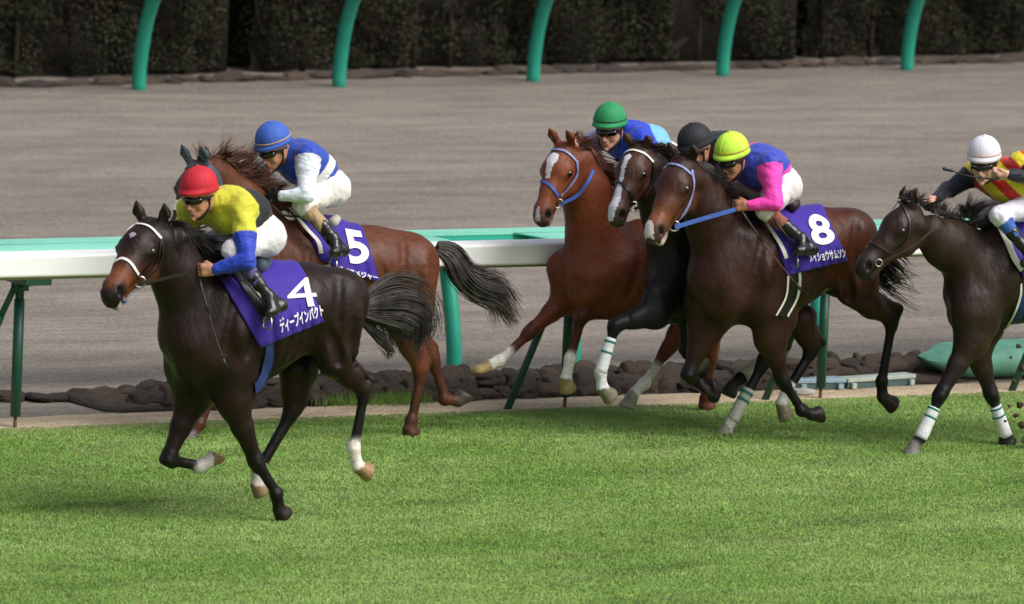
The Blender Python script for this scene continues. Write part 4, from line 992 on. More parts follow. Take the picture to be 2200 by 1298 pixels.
    Fc = [(i*n+q, (i+1)*n+q, (i+1)*n+(q+1) % n, i*n+(q+1) % n) for i in range(m) for q in range(n)]
    hm = mesh_obj('helmet', np.array(V), Fc, mc, root); s_ = hm.modifiers.new('thick', 'SOLIDIFY'); s_.thickness = .006; s_.offset = -1
    bt = hc0+UP*(h_+.001); MB().tube([bt-UP*.004, bt+UP*.006], [.014, .008], 12).obj('button', plain('cap button '+cap, cap, 0.5), hm)
    if 'piping' in j:
        pts = [V[(m-3)*n+q]*1.0+(V[(m-3)*n+q]-hc0)*.012 for q in range(n)]; MB().tube(pts, .0045, 5, True).obj('piping', plain('cap piping '+j['piping'], j['piping'], 0.5), hm)
    ph = np.linspace(0, 1, 14); hp_ = [hc0+FF*(a_*1.006*math.sin(t))+UP*(h_*1.006*math.cos(t)) for t in np.linspace(.1, 1.5, 14)]
    MB().tube(hp_, .0022, 5).obj('seam', plain('cap seam '+cap, cap, 0.5), hm)
    return root, dict(c=c, Q=Q, L=L)
def whip(a, b, mat2, label, r=.006, fr=None):
    A, B = fr.world(fr.L(*a)), fr.world(fr.L(*b)); root = empty('riding_whip', A); tag(root, label, 'whip')
    d = B-A; t = np.linspace(0, 1, 12)[:, None]; sag = V3(0, 0, -.02)*np.sin(t*3.14)
    P = d*t+sag
    MB().tube(P[:5], r*1.35, 8).obj('grip', m_leather, root); MB().tube(P[4:], np.linspace(r*.9, r*.55, 8), 8).obj('shaft', mat2, root)
    MB().tube([P[-2], P[-1]+nrm(d)*.04], [r*1.5, r*2.0], 8).obj('flap', m_leather, root); return root
# ================================================================== horse with cloth 4, red cap
c4 = dict(name='H4', label='dark brown racehorse in front of all others, under cloth number 4', foot=(605, 1122, 0.10), h=0.0105,
  coat=lin('231510'), leg=lin('141010'), hoof=lin('8a7355'), muz=lin('1d1716'),
  trunk=[((705, 655, 0), (640, 655, 0), .225, .245, .10, .92), ((650, 660, 0), (560, 690, 0), .25, .315, .12, 1.12), ((560, 692, 0), (470, 705, 0), .318, .295, .12, 1.2),
         ((470, 700, 0), (415, 720, 0), .28, .21, .10, 1.15), ((418, 745, .07), (420, 780, .08), .155, .13, .08, 1.1), ((405, 745, -.07), (405, 780, -.08), .155, .13, .08, 1.1),
         ((735, 640, .10), (720, 740, .13), .17, .15, .08, 1.25), ((735, 640, -.10), (720, 730, -.13), .17, .15, .08, 1.25),
         ((480, 650, .12), (450, 765, .15), .12, .12, .05, 1.3), ((480, 660, -.12), (410, 775, -.14), .13, .12, .07, 1.3),
         ((510, 590, 0), (560, 600, 0), .09, .10, .10, 1.3), ((430, 790, 0), (480, 790, 0), .12, .15, .08, 1.2), ((448, 822, 0), (510, 812, 0), .125, .14, .08, 1.1)],
  neck=[((368, 525, .03), (392, 600, .01), .125, .18, .06, 1.45), ((392, 600, .01), (425, 690, 0), .18, .235, .08, 1.4), ((345, 520, .06), (360, 590, .03), .10, .12, .04, 1.3)],
  head=dict(poll=(318, 476, .0), muz=(227, 606, .24), open=.014, chin=lin('b0a49a'), face=lin('2c1c17'), muzc=lin('1d1718'), jaw=lin('56301f'), ear=(-.035, .03, .105), eb=(-.045, -.035), nosec=lin('6e3d22'), wide=1.24,
            marks=[('blaze', dict(f=[.155, .165, .185, .20], hw=[.0, .018, .014, .0], col='a59fa8'))]),
  LF=dict(p=[(500, 862, .13), (551, 995, .12), (594, 1062, .11), (600, 1095, .10), (598, 1124, .10)], hoof=lin('241c18')),
  RF=dict(p=[(410, 860, -.13), (360, 988, -.12), (428, 1003, -.11), (452, 990, -.11), (484, 984, -.11)], low=lin('cfc6c0'), sole=R(-60)),
  LH=dict(p=[(722, 772, .15), (783, 842, .14), (759, 962, .13), (768, 1002, .13), (789, 1036, .13)], low=lin('ded4cc'), sock=.12, hoof=lin('9a7c5a')),
  RH=dict(p=[(640, 800, -.14), (628, 884, -.13), (554, 1012, -.12), (552, 1040, -.12), (549, 1072, -.12)], low=lin('c9c1bb'), sock=.02))
fr4, r4, pr4, H4, J4 = build_horse(c4)
S0 = None
cl4 = cloth(fr4, pr4, r4, [(470, 592), (655, 585), (696, 690), (560, 748)])
text_on(fr4, pr4, cl4, '4', [(612, 592), (672, 596), (686, 656), (622, 664)], 'number', bold=0.0)
text_on(fr4, pr4, cl4, 'ディープインパクト', [(598, 684), (691, 652), (695, 678), (604, 717)], 'lettering', bold=0.03)
S4 = lambda nm, px, w, m, **k: strap(fr4, pr4, r4, nm, px, w, m, **k)
S4('girth', [(575, 703), (580, 745), (574, 788), (558, 826), (548, 834)], .075, m_navy)
S4('saddle_flap', [(508, 582), (530, 615), (556, 655), (575, 690)], .06, m_leather, off=.030)
S4('flap_edge', [(522, 580), (545, 615), (570, 655), (585, 688)], .010, m_pad, off=.033)
S4('browband', [(268, 492), (290, 481), (320, 486), (347, 512)], .016, m_white_strap)
S4('noseband', [(246, 562), (262, 555), (280, 564), (298, 590)], .018, m_white_strap)
S4('cheekpiece', [(347, 512), (350, 545), (340, 575), (312, 600)], .013, m_leather); S4('jaw_strap', [(347, 515), (338, 560), (318, 585), (298, 590)], .013, m_leather)
ring(fr4, r4, fr4.cast(pr4, [301], [606], .012)[0], .034, m_steel); S4('chin_loop', [(300, 612), (285, 640), (268, 650), (262, 640)], .014, m_navy)
S4('rein', [(302, 608, .20), (345, 600, .19), (418, 582, .20)], .020, m_leather, cast=False)
mane(fr4, r4, pr4, [(345, 474), (365, 482), (390, 498), (415, 518), (440, 548), (460, 575)], (-.5, .6, -.25), m_hairK, 1500, .19, 4, spread=.6)
mane(fr4, r4, pr4, [(318, 470), (335, 470)], (.4, .2, -.35), m_hairK, 50, .09, 5, name='forelock')
tail(fr4, r4, [(775, 665), (815, 665), (860, 668), (893, 690), (880, 745)], [.05, .12, .17, .18, .14], m_hairG, 1300, 6, rad=.0032, curl=.03)
stirrup(fr4, r4, (525, 600), (582, 668), .37)
MB().add(*tube(resample([fr4.L(555, 572, .12), fr4.L(570, 566, .02), fr4.L(566, 572, -.1)], 8), .05, 12)).obj('saddle', m_hood, r4)
j4 = dict(label='rider in red cap and yellow, black and blue silks leaning over the leading dark horse', hd=(428, 424, .03), yaw=24, pitch=10, cap='c22a38', neck=(460, 433, .0), chest=(498, 452, 0), waist=(532, 458, 0), pelvis=(552, 503, 0),
  shL=(521, 447, .17), elL=(530, 560, .33), wrL=(462, 580, .22), handL=(430, 580, .17), shR=(408, 448, -.17), elR=(398, 510, -.25), wrR=(425, 572, -.06), handR=(425, 590, -.02),
  knL=(498, 537, .21), anL=(577, 636, .36), heL=(606, 656, .37), toL=(578, 672, .42), knR=(425, 530, -.24), anR=(500, 620, -.34), heR=(520, 640, -.35), toR=(480, 655, -.36),
  c_torso=lin('cfcb36'), c_low=lin('17171a'), t_low=.80, c_sl=lin('2440b8'), c_sh=lin('cfcb36'), t_sh=.55, c_sock=lin('5a4a80'), t_boot=.60)
def pat4(V, C, g):
    ub = g['ch'][0]-.125+.62*np.clip(V[:, 2]-g['ch'][2], -.05, .3); m = (V[:, 0] < ub) & (C[:, 0] > .3) & (np.abs(V[:, 1]) < .20); C[m] = lin('17171a'); return C
j4['pattern'] = pat4
rj4, q4 = build_jockey(fr4, j4)
whip((428, 600, .22), (482, 778, .42), m_leather, 'thin black whip hanging from the left fist of the red capped rider', fr=fr4)
# ================================================================== horse with cloth 5, blue cap (behind the leader)
c5 = dict(name='H5', label='reddish brown racehorse in blinkers hood, under cloth number 5, behind the leader', foot=(872, 938, .13),
  coat=lin('5b321f'), leg=lin('48271c'), hoof=lin('4a4440'), muz=lin('241a17'),
  trunk=[((856, 574, 0), (785, 572, 0), .245, .25, .10, .92), ((790, 575, 0), (710, 595, 0), .255, .315, .12, 1.12), ((710, 597, 0), (625, 605, 0), .318, .30, .12, 1.2),
         ((625, 600, 0), (560, 622, 0), .28, .22, .10, 1.15), ((580, 640, 0), (565, 680, 0), .20, .17, .08, 1.1),
         ((884, 570, .10), (884, 660, .13), .195, .17, .08, 1.2), ((880, 560, -.10), (868, 650, -.13), .18, .15, .08, 1.25),
         ((630, 570, .12), (600, 670, .15), .12, .12, .05, 1.3), ((650, 495, 0), (700, 500, 0), .08, .09, .10, 1.3), ((800, 650, 0), (802, 668, 0), .05, .045, .04, 1.0)],
  neck=[((462, 375, .02), (520, 450, 0), .12, .175, .06, 1.5), ((520, 450, 0), (585, 545, 0), .175, .24, .08, 1.4)],
  head=dict(poll=(424, 350, .0), muz=(368, 486, .20), face=lin('2a2320'), muzc=lin('221b1a'), jaw=lin('2c211d'), earc=lin('46515c'), ear=(-.02, .015, .15), wide=1.18),
  LF=dict(p=[(560, 735, .13), (500, 770, .12), (560, 780, .11), (585, 775, .10), (600, 765, .10)]),
  RF=dict(p=[(530, 745, -.13), (462, 832, -.12), (428, 912, -.11), (412, 934, -.11), (386, 952, -.11)], hoof=lin('6f6c6a')),
  LH=dict(p=[(865, 690, .14), (905, 800, .13), (884, 903, .13), (878, 922, .13), (870, 940, .13)], hoof=lin('4b2b1f')),
  RH=dict(p=[(860, 680, -.13), (930, 775, -.13), (955, 858, -.13), (984, 862, -.13), (1014, 856, -.13)], sole=R(-50)))
fr5, r5, pr5, H5, J5 = build_horse(c5)
cl5 = cloth(fr5, pr5, r5, [(655, 482), (780, 492), (817, 608), (690, 560)])
text_on(fr5, pr5, cl5, '5', [(736, 492), (778, 497), (798, 560), (754, 570)], 'number', bold=0.03)
text_on(fr5, pr5, cl5, 'ダイワメジャー', [(724, 570), (812, 590), (814, 604), (728, 588)], 'lettering', bold=0.03)
S5 = lambda nm, px, w, m, **k: strap(fr5, pr5, r5, nm, px, w, m, **k)
S5('pad_edge', [(640, 468), (662, 495), (684, 520), (690, 545)], .030, m_pad, off=.027)
S5('sheepskin_noseband', [(366, 446), (376, 440), (392, 446)], .07, m_pad, off=.01); S5('girth', [(700, 570), (705, 620), (690, 670)], .06, m_white_strap)
S5('hood_band', [(398, 362), (420, 352), (450, 358), (470, 380), (478, 420)], .03, m_hood)
S5('rein', [(390, 500, .16), (500, 470, .2), (585, 430, .22)], .014, m_leather, cast=False)
S5('rein', [(585, 440, .2), (610, 462, .2), (640, 465, .18)], .014, m_leather, cast=False)
mane(fr5, r5, pr5, [(450, 345), (490, 355), (530, 385), (565, 425), (600, 455)], (-.75, .1, .45), m_hairB, 1100, .25, 14, spread=.45, rad=.003)
mane(fr5, r5, pr5, [(425, 345), (450, 340)], (.1, .1, .6), m_hairB, 90, .12, 15, name='forelock')
tail(fr5, r5, [(938, 533), (968, 548), (990, 590), (1020, 615), (1065, 632), (1098, 678)], [.035, .08, .10, .12, .15, .15], m_hairG, 1200, 16, rad=.0032, curl=.03)
MB().add(*tube(resample([fr5.L(715, 478, .12), fr5.L(722, 472, .02), fr5.L(718, 474, -.1)], 8), .035, 12)).obj('saddle', m_wrapG, r5)
stirrup(fr5, r5, (668, 475), (722, 545), .30)
j5 = dict(label='rider in blue cap, blue silks with white sleeves, on the hooded brown horse', hd=(590, 322, .03), yaw=12, pitch=20, cap='3f62b8', piping='c79a72', neck=(620, 332, 0), chest=(648, 348, 0), waist=(678, 368, 0), pelvis=(695, 400, 0),
  shL=(662, 335, .18), elL=(657, 418, .30), wrL=(603, 421, .20), handL=(575, 423, .13), shR=(600, 330, -.17), elR=(562, 372, -.24), wrR=(566, 402, -.08), handR=(570, 420, -.02),
  knL=(650, 440, .20), anL=(717, 512, .34), heL=(740, 538, .35), toL=(716, 542, .41), knR=(640, 440, -.22), anR=(700, 520, -.34), heR=(720, 540, -.35), toR=(690, 548, -.36),
  c_torso=lin('2146b0'), c_sl=lin('dfe6f0'), c_handL=lin('121215'), c_handR=lin('121215'), c_sock=lin('a88f6c'), c_br=lin('e4dfdb'), t_boot=.62)
def pat5(V, C, g):
    t = (V-g['pe'])@g['ax']/np.linalg.norm(g['ch']-g['pe']); m = (t > .42) & (t < .72) & (C[:, 0] < .1); C[m] = lin('e4e6ea'); return C
j5['pattern'] = pat5
build_jockey(fr5, j5)

# ================================================================== horse with cloth 8, yellow cap
c8 = dict(name='H8', label='dark bay racehorse with white snip and blue reins, under cloth number 8', foot=(1730, 950, .12),
  coat=lin('331c15'), leg=lin('0f0d0d'), hoof=lin('282220'), muz=lin('2a201d'),
  trunk=[((1800, 522, 0), (1745, 530, 0), .235, .245, .10, .92, lin('52291a')), ((1750, 532, 0), (1680, 558, 0), .25, .31, .12, 1.12), ((1680, 560, 0), (1595, 575, 0), .315, .30, .12, 1.2),
         ((1595, 570, 0), (1545, 600, 0), .28, .225, .10, 1.15), ((1560, 620, .07), (1560, 650, .08), .155, .13, .08, 1.1), ((1545, 620, -.07), (1545, 650, -.08), .155, .13, .08, 1.1),
         ((1832, 505, .10), (1842, 600, .13), .175, .155, .08, 1.22, lin('4a2619')), ((1832, 505, -.10), (1800, 590, -.13), .17, .15, .08, 1.25),
         ((1610, 520, .12), (1585, 640, .15), .12, .12, .05, 1.3), ((1640, 470, 0), (1680, 475, 0), .08, .09, .10, 1.3), ((1560, 650, 0), (1610, 655, 0), .12, .14, .08, 1.2)],
  neck=[((1508, 390, .03), (1530, 470, .01), .125, .185, .06, 1.45), ((1530, 470, .01), (1560, 560, 0), .185, .24, .08, 1.4), ((1490, 390, .05), (1505, 440, .03), .10, .12, .04, 1.3)],
  head=dict(poll=(1462, 342, .05), muz=(1390, 484, .20), wide=1.24, nosec=lin('6e4026'), eb=(-.05, -.03), open=.020, chin=lin('c2b6a8'), face=lin('4a2b1e'), muzc=lin('4a3530'), jaw=lin('55301f'), ear=(-.02, .03, .095),
            marks=[('blaze', dict(f=[.50, .53, .60], hw=[.010, .036, .040], off=-.012, nmin=-.12, col='cfc6c6'))]),
  LF=dict(p=[(1655, 728, .13), (1682, 820, .12), (1722, 882, .12), (1742, 890, .12), (1768, 908, .12)], sole=R(-45)),
  RF=dict(p=[(1512, 715, -.13), (1478, 806, -.12), (1534, 852, -.11), (1540, 836, -.11), (1524, 812, -.11)], sole=R(-60)),
  LH=dict(p=[(1832, 622, .15), (1916, 690, .14), (1894, 820, .13), (1896, 852, .13), (1913, 888, .13)], sole=R(-30)),
  RH=dict(p=[(1722, 690, -.14), (1745, 752, -.13), (1692, 838, -.12), (1679, 866, -.12), (1677, 908, -.12)], low=lin('b9bcb4'), hoof=lin('7c7362'), sock=.02))
fr8, r8, pr8, H8, J8 = build_horse(c8)
cl8 = cloth(fr8, pr8, r8, [(1650, 455), (1768, 443), (1822, 560), (1690, 592)])
text_on(fr8, pr8, cl8, '8', [(1732, 458), (1776, 462), (1800, 520), (1750, 530)], 'number', bold=0.03)
text_on(fr8, pr8, cl8, 'メイショウサムソン', [(1735, 545), (1814, 533), (1818, 553), (1740, 564)], 'lettering', bold=0.03)
S8 = lambda nm, px, w, m, **k: strap(fr8, pr8, r8, nm, px, w, m, **k)
S8('pad_edge', [(1632, 458), (1658, 495), (1680, 530), (1690, 555)], .028, m_pad, off=.027)
S8('girth', [(1704, 575), (1706, 605), (1700, 640), (1678, 680)], .065, m_navy if False else m_leather); S8('girth_edge', [(1717, 575), (1719, 605), (1713, 640), (1692, 680)], .018, m_pad, off=.007); S8('girth_edge', [(1692, 575), (1693, 605), (1688, 640), (1668, 678)], .014, m_pad, off=.007)
S8('browband', [(1418, 358), (1440, 352), (1465, 358), (1486, 375)], .018, m_lilac)
S8('cheekpiece', [(1487, 365), (1491, 400), (1480, 440), (1462, 470), (1450, 482)], .022, m_lilac)
ring(fr8, r8, fr8.cast(pr8, [1449], [486], .012)[0], .034, m_steel)
S8('rein', [(1450, 488, .17), (1510, 470, .19), (1580, 450, .22)], .030, m_blue_strap, cast=False)
mane(fr8, r8, pr8, [(1480, 345), (1510, 355), (1540, 385), (1570, 420), (1600, 445)], (-.5, .55, -.25), m_hairK, 1200, .18, 24)
mane(fr8, r8, pr8, [(1445, 345), (1475, 340)], (-.1, .1, .3), m_hairK, 120, .07, 25, name='forelock')
tail(fr8, r8, [(1862, 520), (1885, 550), (1915, 590), (1955, 610)], [.04, .10, .12, .10], m_hairK, 260, 26)
MB().add(*tube(resample([fr8.L(1700, 443, .12), fr8.L(1706, 437, .02), fr8.L(1703, 440, -.1)], 8), .045, 12)).obj('saddle', m_brownL, r8)
stirrup(fr8, r8, (1662, 470), (1712, 538), .30)
j8 = dict(label='rider in bright yellow cap and blue silks with pink sleeves on horse 8', hd=(1574, 344, .03), yaw=20, pitch=16, cap='c6f24e', piping='b08a2e', neck=(1602, 350, 0), chest=(1628, 356, 0), waist=(1652, 362, 0), pelvis=(1664, 394, 0),
  shL=(1654, 352, .18), elL=(1664, 436, .30), wrL=(1608, 442, .20), handL=(1576, 441, .15), shR=(1572, 350, -.17), elR=(1546, 388, -.20), wrR=(1566, 414, -.05), handR=(1574, 428, -.03),
  knL=(1644, 452, .20), anL=(1722, 512, .34), heL=(1748, 536, .36), toL=(1716, 538, .41), knR=(1588, 408, -.24), anR=(1680, 510, -.34), heR=(1700, 530, -.35), toR=(1680, 540, -.36),
  c_torso=lin('3446b4'), c_sl=lin('ff46bb'), t_low=.28, c_low=lin('ff46bb'), c_sock=lin('8a5644'), c_br=lin('e6dcdc'), t_boot=.55, skin=lin('b07a62'))
def pat8(V, C, g):
    t = (V-g['pe'])@g['ax']/np.linalg.norm(g['ch']-g['pe']); h = V[:, 2]-(g['pe'][2]+t*(g['ch'][2]-g['pe'][2])); m = (np.abs(V[:, 1]+.05) < .055) & (h > .04); C[m] = lin('f03aa8'); return C
j8['pattern'] = pat8
build_jockey(fr8, j8)
whip((1592, 452, .24), (1718, 618, .42), plain('dark red shaft', '5a1f26', 0.4), 'long thin red and black whip slanting across the shoulder of horse 8', fr=fr8)

# ================================================================== dark horse with a blaze, black cap (between)
c6 = dict(name='H6', label='near black racehorse with long white blaze, squeezed between chestnut and horse 8', foot=(1565, 930, .10),
  coat=lin('1b1513'), leg=lin('12131a'), hoof=lin('6f6a5c'), muz=lin('2c2422'),
  trunk=[((1690, 560, 0), (1640, 560, 0), .22, .24, .10, .92), ((1650, 560, 0), (1590, 585, 0), .25, .31, .12, 1.12), ((1590, 590, 0), (1500, 590, 0), .315, .30, .12, 1.2),
         ((1500, 590, 0), (1452, 605, 0), .28, .215, .10, 1.15), ((1450, 625, 0), (1445, 650, 0), .18, .15, .08, 1.1),
         ((1720, 560, .10), (1700, 640, .13), .16, .14, .08, 1.25), ((1720, 560, -.10), (1690, 640, -.13), .16, .14, .08, 1.25), ((1540, 510, 0), (1580, 515, 0), .08, .09, .10, 1.3)],
  neck=[((1405, 360, .02), (1430, 440, 0), .12, .175, .06, 1.5), ((1430, 440, 0), (1460, 550, 0), .175, .24, .08, 1.4), ((1390, 370, .03), (1405, 420, .02), .10, .12, .04, 1.3)],
  head=dict(poll=(1368, 316, .04), muz=(1310, 452, .18), wide=1.22, headc=lin('3a251d'), open=.010, chin=lin('57483f'), face=lin('4a3026'), muzc=lin('4a3c3a'), jaw=lin('4c2e22'), eb=(-.04, -.02), ear=(-.02, .03, .09),
            marks=[('blaze', dict(f=[.08, .11, .14, .30, .42, .50, .60], hw=[.0, .026, .016, .013, .032, .034, .02], off=-.008, nmin=-.12, col='c6c3ce'))]),
  LF=dict(p=[(1405, 672, .12), (1322, 697, .12), (1290, 800, .12), (1294, 832, .12), (1303, 870, .12)], low=lin('cfcdd0'), sole=R(-30), darkfore=1, coat=lin('15131a'), sx=.6),
  RF=dict(p=[(1490, 700, -.12), (1474, 752, -.12), (1506, 800, -.11), (1512, 780, -.11), (1500, 765, -.11)], darkfore=1),
  LH=dict(p=[(1680, 690, .13), (1640, 780, .12), (1572, 905, .12), (1562, 920, .12), (1540, 932, .12)], low=lin('b5b4a8'), hoof=lin('8f8a78')),
  RH=dict(p=[(1690, 690, -.13), (1668, 752, -.13), (1592, 812, -.12), (1576, 826, -.12), (1550, 842, -.12)], hoof=lin('3a3630')))
fr6, r6, pr6, H6, J6 = build_horse(c6)
wrap(fr6, r6, J6['LF'], 1, .28, 1.0, .036, .044, m_wrap, (.36, .58)); wrap(fr6, r6, J6['LH'], 1, .45, 1.0, .042, .046, m_wrapG, (.52, .64)); wrap(fr6, r6, J6['RH'], 1, .22, .95, .045, .048, m_wrapG)
S6 = lambda nm, px, w, m, **k: strap(fr6, pr6, r6, nm, px, w, m, **k)
S6('browband', [(1338, 330), (1358, 322), (1385, 330), (1404, 348)], .015, m_white_strap); S6('noseband', [(1312, 392), (1330, 392), (1348, 405), (1360, 430)], .018, m_leather)
S6('cheekpiece', [(1404, 348), (1402, 385), (1385, 415), (1362, 440)], .014, m_leather); ring(fr6, r6, fr6.cast(pr6, [1361], [444], .012)[0], .032, m_steel)
S6('rein', [(1362, 448, .16), (1400, 440, .17), (1450, 425, .17)], .016, m_leather, cast=False)
mane(fr6, r6, pr6, [(1378, 312), (1405, 318), (1430, 345), (1455, 380), (1480, 410)], (-.5, .3, .1), m_hairK, 800, .14, 34); mane(fr6, r6, pr6, [(1355, 312), (1380, 308)], (-.1, .1, .3), m_hairK, 110, .06, 35, name='forelock')
j6 = dict(label='rider in black cap and black silks with red panel, half hidden by the yellow cap', hd=(1497, 324, .03), yaw=2, pitch=20, cap='2b2c31', neck=(1526, 324, 0), chest=(1552, 330, 0), waist=(1580, 352, 0), pelvis=(1605, 395, 0),
  shL=(1585, 352, .16), elL=(1600, 420, .16), wrL=(1585, 440, .05), shR=(1515, 335, -.17), elR=(1470, 380, -.24), wrR=(1480, 415, -.08),
  knL=(1600, 445, .16), anL=(1660, 520, .20), heL=(1680, 535, .20), toL=(1660, 545, .22), knR=(1560, 430, -.22), anR=(1600, 510, -.34), heR=(1620, 530, -.35), toR=(1590, 535, -.36),
  c_torso=lin('1a1a1e'), c_sl=lin('1a1a1e'), t_low=.95, c_low=lin('c8321e'))
build_jockey(fr6, j6)

# ================================================================== chestnut with white socks, green cap
c3 = dict(name='H3', label='bright chestnut racehorse with white face marking and four white socks', foot=(1508, 884, -.12),
  coat=lin('6a3520'), leg=lin('52271a'), hoof=lin('a08c5c'), muz=lin('4c3c39'),
  trunk=[((1520, 545, 0), (1470, 545, 0), .22, .24, .10, .92), ((1480, 550, 0), (1420, 575, 0), .25, .31, .12, 1.12), ((1420, 578, 0), (1335, 588, 0), .31, .295, .12, 1.2),
         ((1335, 585, 0), (1285, 590, 0), .28, .235, .10, 1.15), ((1265, 600, .07), (1262, 628, .08), .16, .14, .08, 1.1), ((1258, 600, -.07), (1255, 628, -.08), .16, .14, .08, 1.1),
         ((1550, 545, .10), (1530, 630, .13), .16, .14, .08, 1.25), ((1550, 545, -.10), (1520, 630, -.13), .16, .14, .08, 1.25), ((1370, 500, 0), (1410, 505, 0), .08, .09, .10, 1.3),
         ((1330, 640, .13), (1335, 655, .13), .11, .10, .05, 1.2)],
  neck=[((1248, 350, .03), (1262, 420, .01), .125, .17, .06, 1.45), ((1262, 420, .01), (1285, 530, 0), .17, .25, .08, 1.4), ((1232, 360, .04), (1242, 410, .03), .10, .12, .04, 1.3)],
  head=dict(poll=(1208, 312, .05), muz=(1150, 452, .19), wide=1.22, eb=(-.035, -.02), open=.014, chin=lin('8f8070'), face=lin('7a4128'), muzc=lin('5b4038'), jaw=lin('7c4126'), ear=(-.02, .01, .13),
            marks=[('blaze', dict(f=[.085, .10, .15, .20, .29], hw=[.0, .034, .038, .022, .014], off=-.004, col='dedbe2')), ('blaze', dict(f=[.50, .54, .60], hw=[.0, .012, .016], nmin=-.11, col='c0b6ba'))]),
  LF=dict(p=[(1335, 652, .14), (1248, 678, .13), (1225, 770, .12), (1216, 812, .12), (1206, 848, .12)], low=lin('e0ddda'), sock=.10, sole=R(-30)),
  RF=dict(p=[(1218, 640, -.13), (1140, 712, -.13), (1072, 776, -.13), (1052, 785, -.13), (1014, 802, -.13)], low=lin('dcd8d2'), sock=.35, sole=R(-75)),
  LH=dict(p=[(1480, 690, .13), (1432, 752, .12), (1384, 824, .12), (1362, 845, .12), (1332, 872, .12)], low=lin('dcd8cc'), sock=.55, hoof=lin('9a9688')),
  RH=dict(p=[(1520, 690, -.13), (1525, 770, -.13), (1516, 855, -.13), (1513, 870, -.13), (1508, 884, -.13)], hoof=lin('6a3a28')))
fr3, r3, pr3, H3, J3 = build_horse(c3)
S3 = lambda nm, px, w, m, **k: strap(fr3, pr3, r3, nm, px, w, m, **k)
S3('browband', [(1172, 328), (1190, 321), (1215, 325), (1238, 345)], .018, m_lilac); S3('noseband', [(1154, 390), (1170, 390), (1186, 402), (1200, 422)], .020, m_blue_strap)
S3('cheekpiece', [(1240, 345), (1240, 375), (1225, 400), (1205, 422)], .018, m_lilac); ring(fr3, r3, fr3.cast(pr3, [1200], [438], .012)[0], .032, m_steel)
S3('throat_rein', [(1202, 440, .16), (1240, 420, .17), (1262, 392, .19), (1275, 366, .16)], .024, m_blue_strap, cast=False)
mane(fr3, r3, pr3, [(1222, 308), (1250, 318), (1280, 350), (1310, 390), (1330, 420)], (-.6, .35, .0), m_hairC, 1000, .16, 44); mane(fr3, r3, pr3, [(1225, 308), (1255, 312)], (-.2, .1, .5), m_hairC, 150, .10, 45, name='forelock')
j3 = dict(label='rider in green cap and blue silks fading to light blue, above the chestnut', hd=(1310, 280, .03), yaw=38, pitch=8, cap='2f8f58', piping='1d4a33', neck=(1336, 296, 0), chest=(1360, 306, 0), waist=(1395, 312, 0), pelvis=(1422, 345, 0),
  shL=(1378, 300, .18), elL=(1372, 380, .28), wrL=(1350, 400, .15), shR=(1290, 296, -.18), elR=(1254, 314, -.14), wrR=(1240, 320, .02),
  knL=(1390, 400, .20), anL=(1450, 470, .34), heL=(1475, 490, .36), toL=(1445, 495, .41), knR=(1360, 380, -.22), anR=(1420, 470, -.34), heR=(1440, 490, -.35), toR=(1410, 495, -.36),
  c_torso=lin('1f3fc4'), c_slL=lin('1f3fc4'), c_slR=lin('b9b4cc'), c_sl=lin('1f3fc4'), t_low=1.02, c_low=lin('78b8e6'), skin=lin('c4907a'), handR=(1234, 314, .06))
build_jockey(fr3, j3)
whip((1240, 304, .14), (1330, 345, -.05), m_leather, 'short black whip held level in front of the green capped rider', fr=fr3)

# ================================================================== dark horse at the right edge, white cap
c1 = dict(name='H1', label='very dark bay racehorse entering at the right edge, white bandages on forelegs', foot=(1955, 975, .10),
  coat=lin('2d1f18'), leg=lin('16131a'), hoof=lin('6f6a66'), muz=lin('1f1c1d'),
  trunk=[((2370, 570, 0), (2320, 570, 0), .225, .245, .10, .92), ((2330, 572, 0), (2250, 590, 0), .25, .31, .12, 1.12), ((2250, 595, 0), (2170, 595, 0), .315, .30, .12, 1.2),
         ((2170, 590, 0), (2100, 610, 0), .28, .225, .10, 1.15), ((2085, 640, .07), (2085, 668, .08), .155, .13, .08, 1.1), ((2075, 640, -.07), (2075, 668, -.08), .155, .13, .08, 1.1),
         ((2400, 560, .10), (2385, 650, .13), .17, .15, .08, 1.25), ((2400, 560, -.10), (2375, 650, -.13), .17, .15, .08, 1.25),
         ((2160, 545, .12), (2115, 660, .15), .12, .12, .05, 1.3), ((2150, 490, 0), (2210, 495, 0), .08, .10, .10, 1.3)],
  neck=[((2005, 498, .03), (2050, 533, .01), .115, .17, .06, 1.45), ((2050, 535, .01), (2110, 575, 0), .18, .24, .08, 1.4), ((1990, 500, .03), (2015, 530, .02), .10, .12, .05, 1.3)],
  head=dict(poll=(1950, 440, .02), muz=(1838, 556, .04), open=.012, chin=lin('2b2626'), face=lin('2a1e1a'), muzc=lin('262021'), jaw=lin('3a251c'), ear=(-.09, .01, .075), wide=1.18),
  LF=dict(p=[(2085, 735, .12), (2020, 848, .12), (1978, 940, .11), (1966, 955, .10), (1942, 975, .10)], hoof=lin('77726e')),
  RF=dict(p=[(2095, 745, -.13), (2130, 848, -.12), (2160, 935, -.11), (2158, 950, -.11), (2155, 966, -.11)], hoof=lin('1b1817')),
  LH=dict(p=[(2380, 690, .14), (2330, 790, .13), (2240, 890, .13), (2225, 920, .13), (2195, 950, .13)]),
  RH=dict(p=[(2370, 690, -.13), (2400, 790, -.13), (2360, 880, -.13), (2350, 900, -.13), (2335, 920, -.13)]))
fr1, r1, pr1, H1, J1 = build_horse(c1)
wrap(fr1, r1, J1['LF'], 1, .30, 1.02, .042, .048, m_wrap, (.34, .52)); wrap(fr1, r1, J1['RF'], 1, .28, 1.02, .042, .048, m_wrap, (.33, .52))
cl1 = cloth(fr1, pr1, r1, [(2150, 478), (2290, 480), (2330, 590), (2200, 600)])
S1 = lambda nm, px, w, m, **k: strap(fr1, pr1, r1, nm, px, w, m, **k)
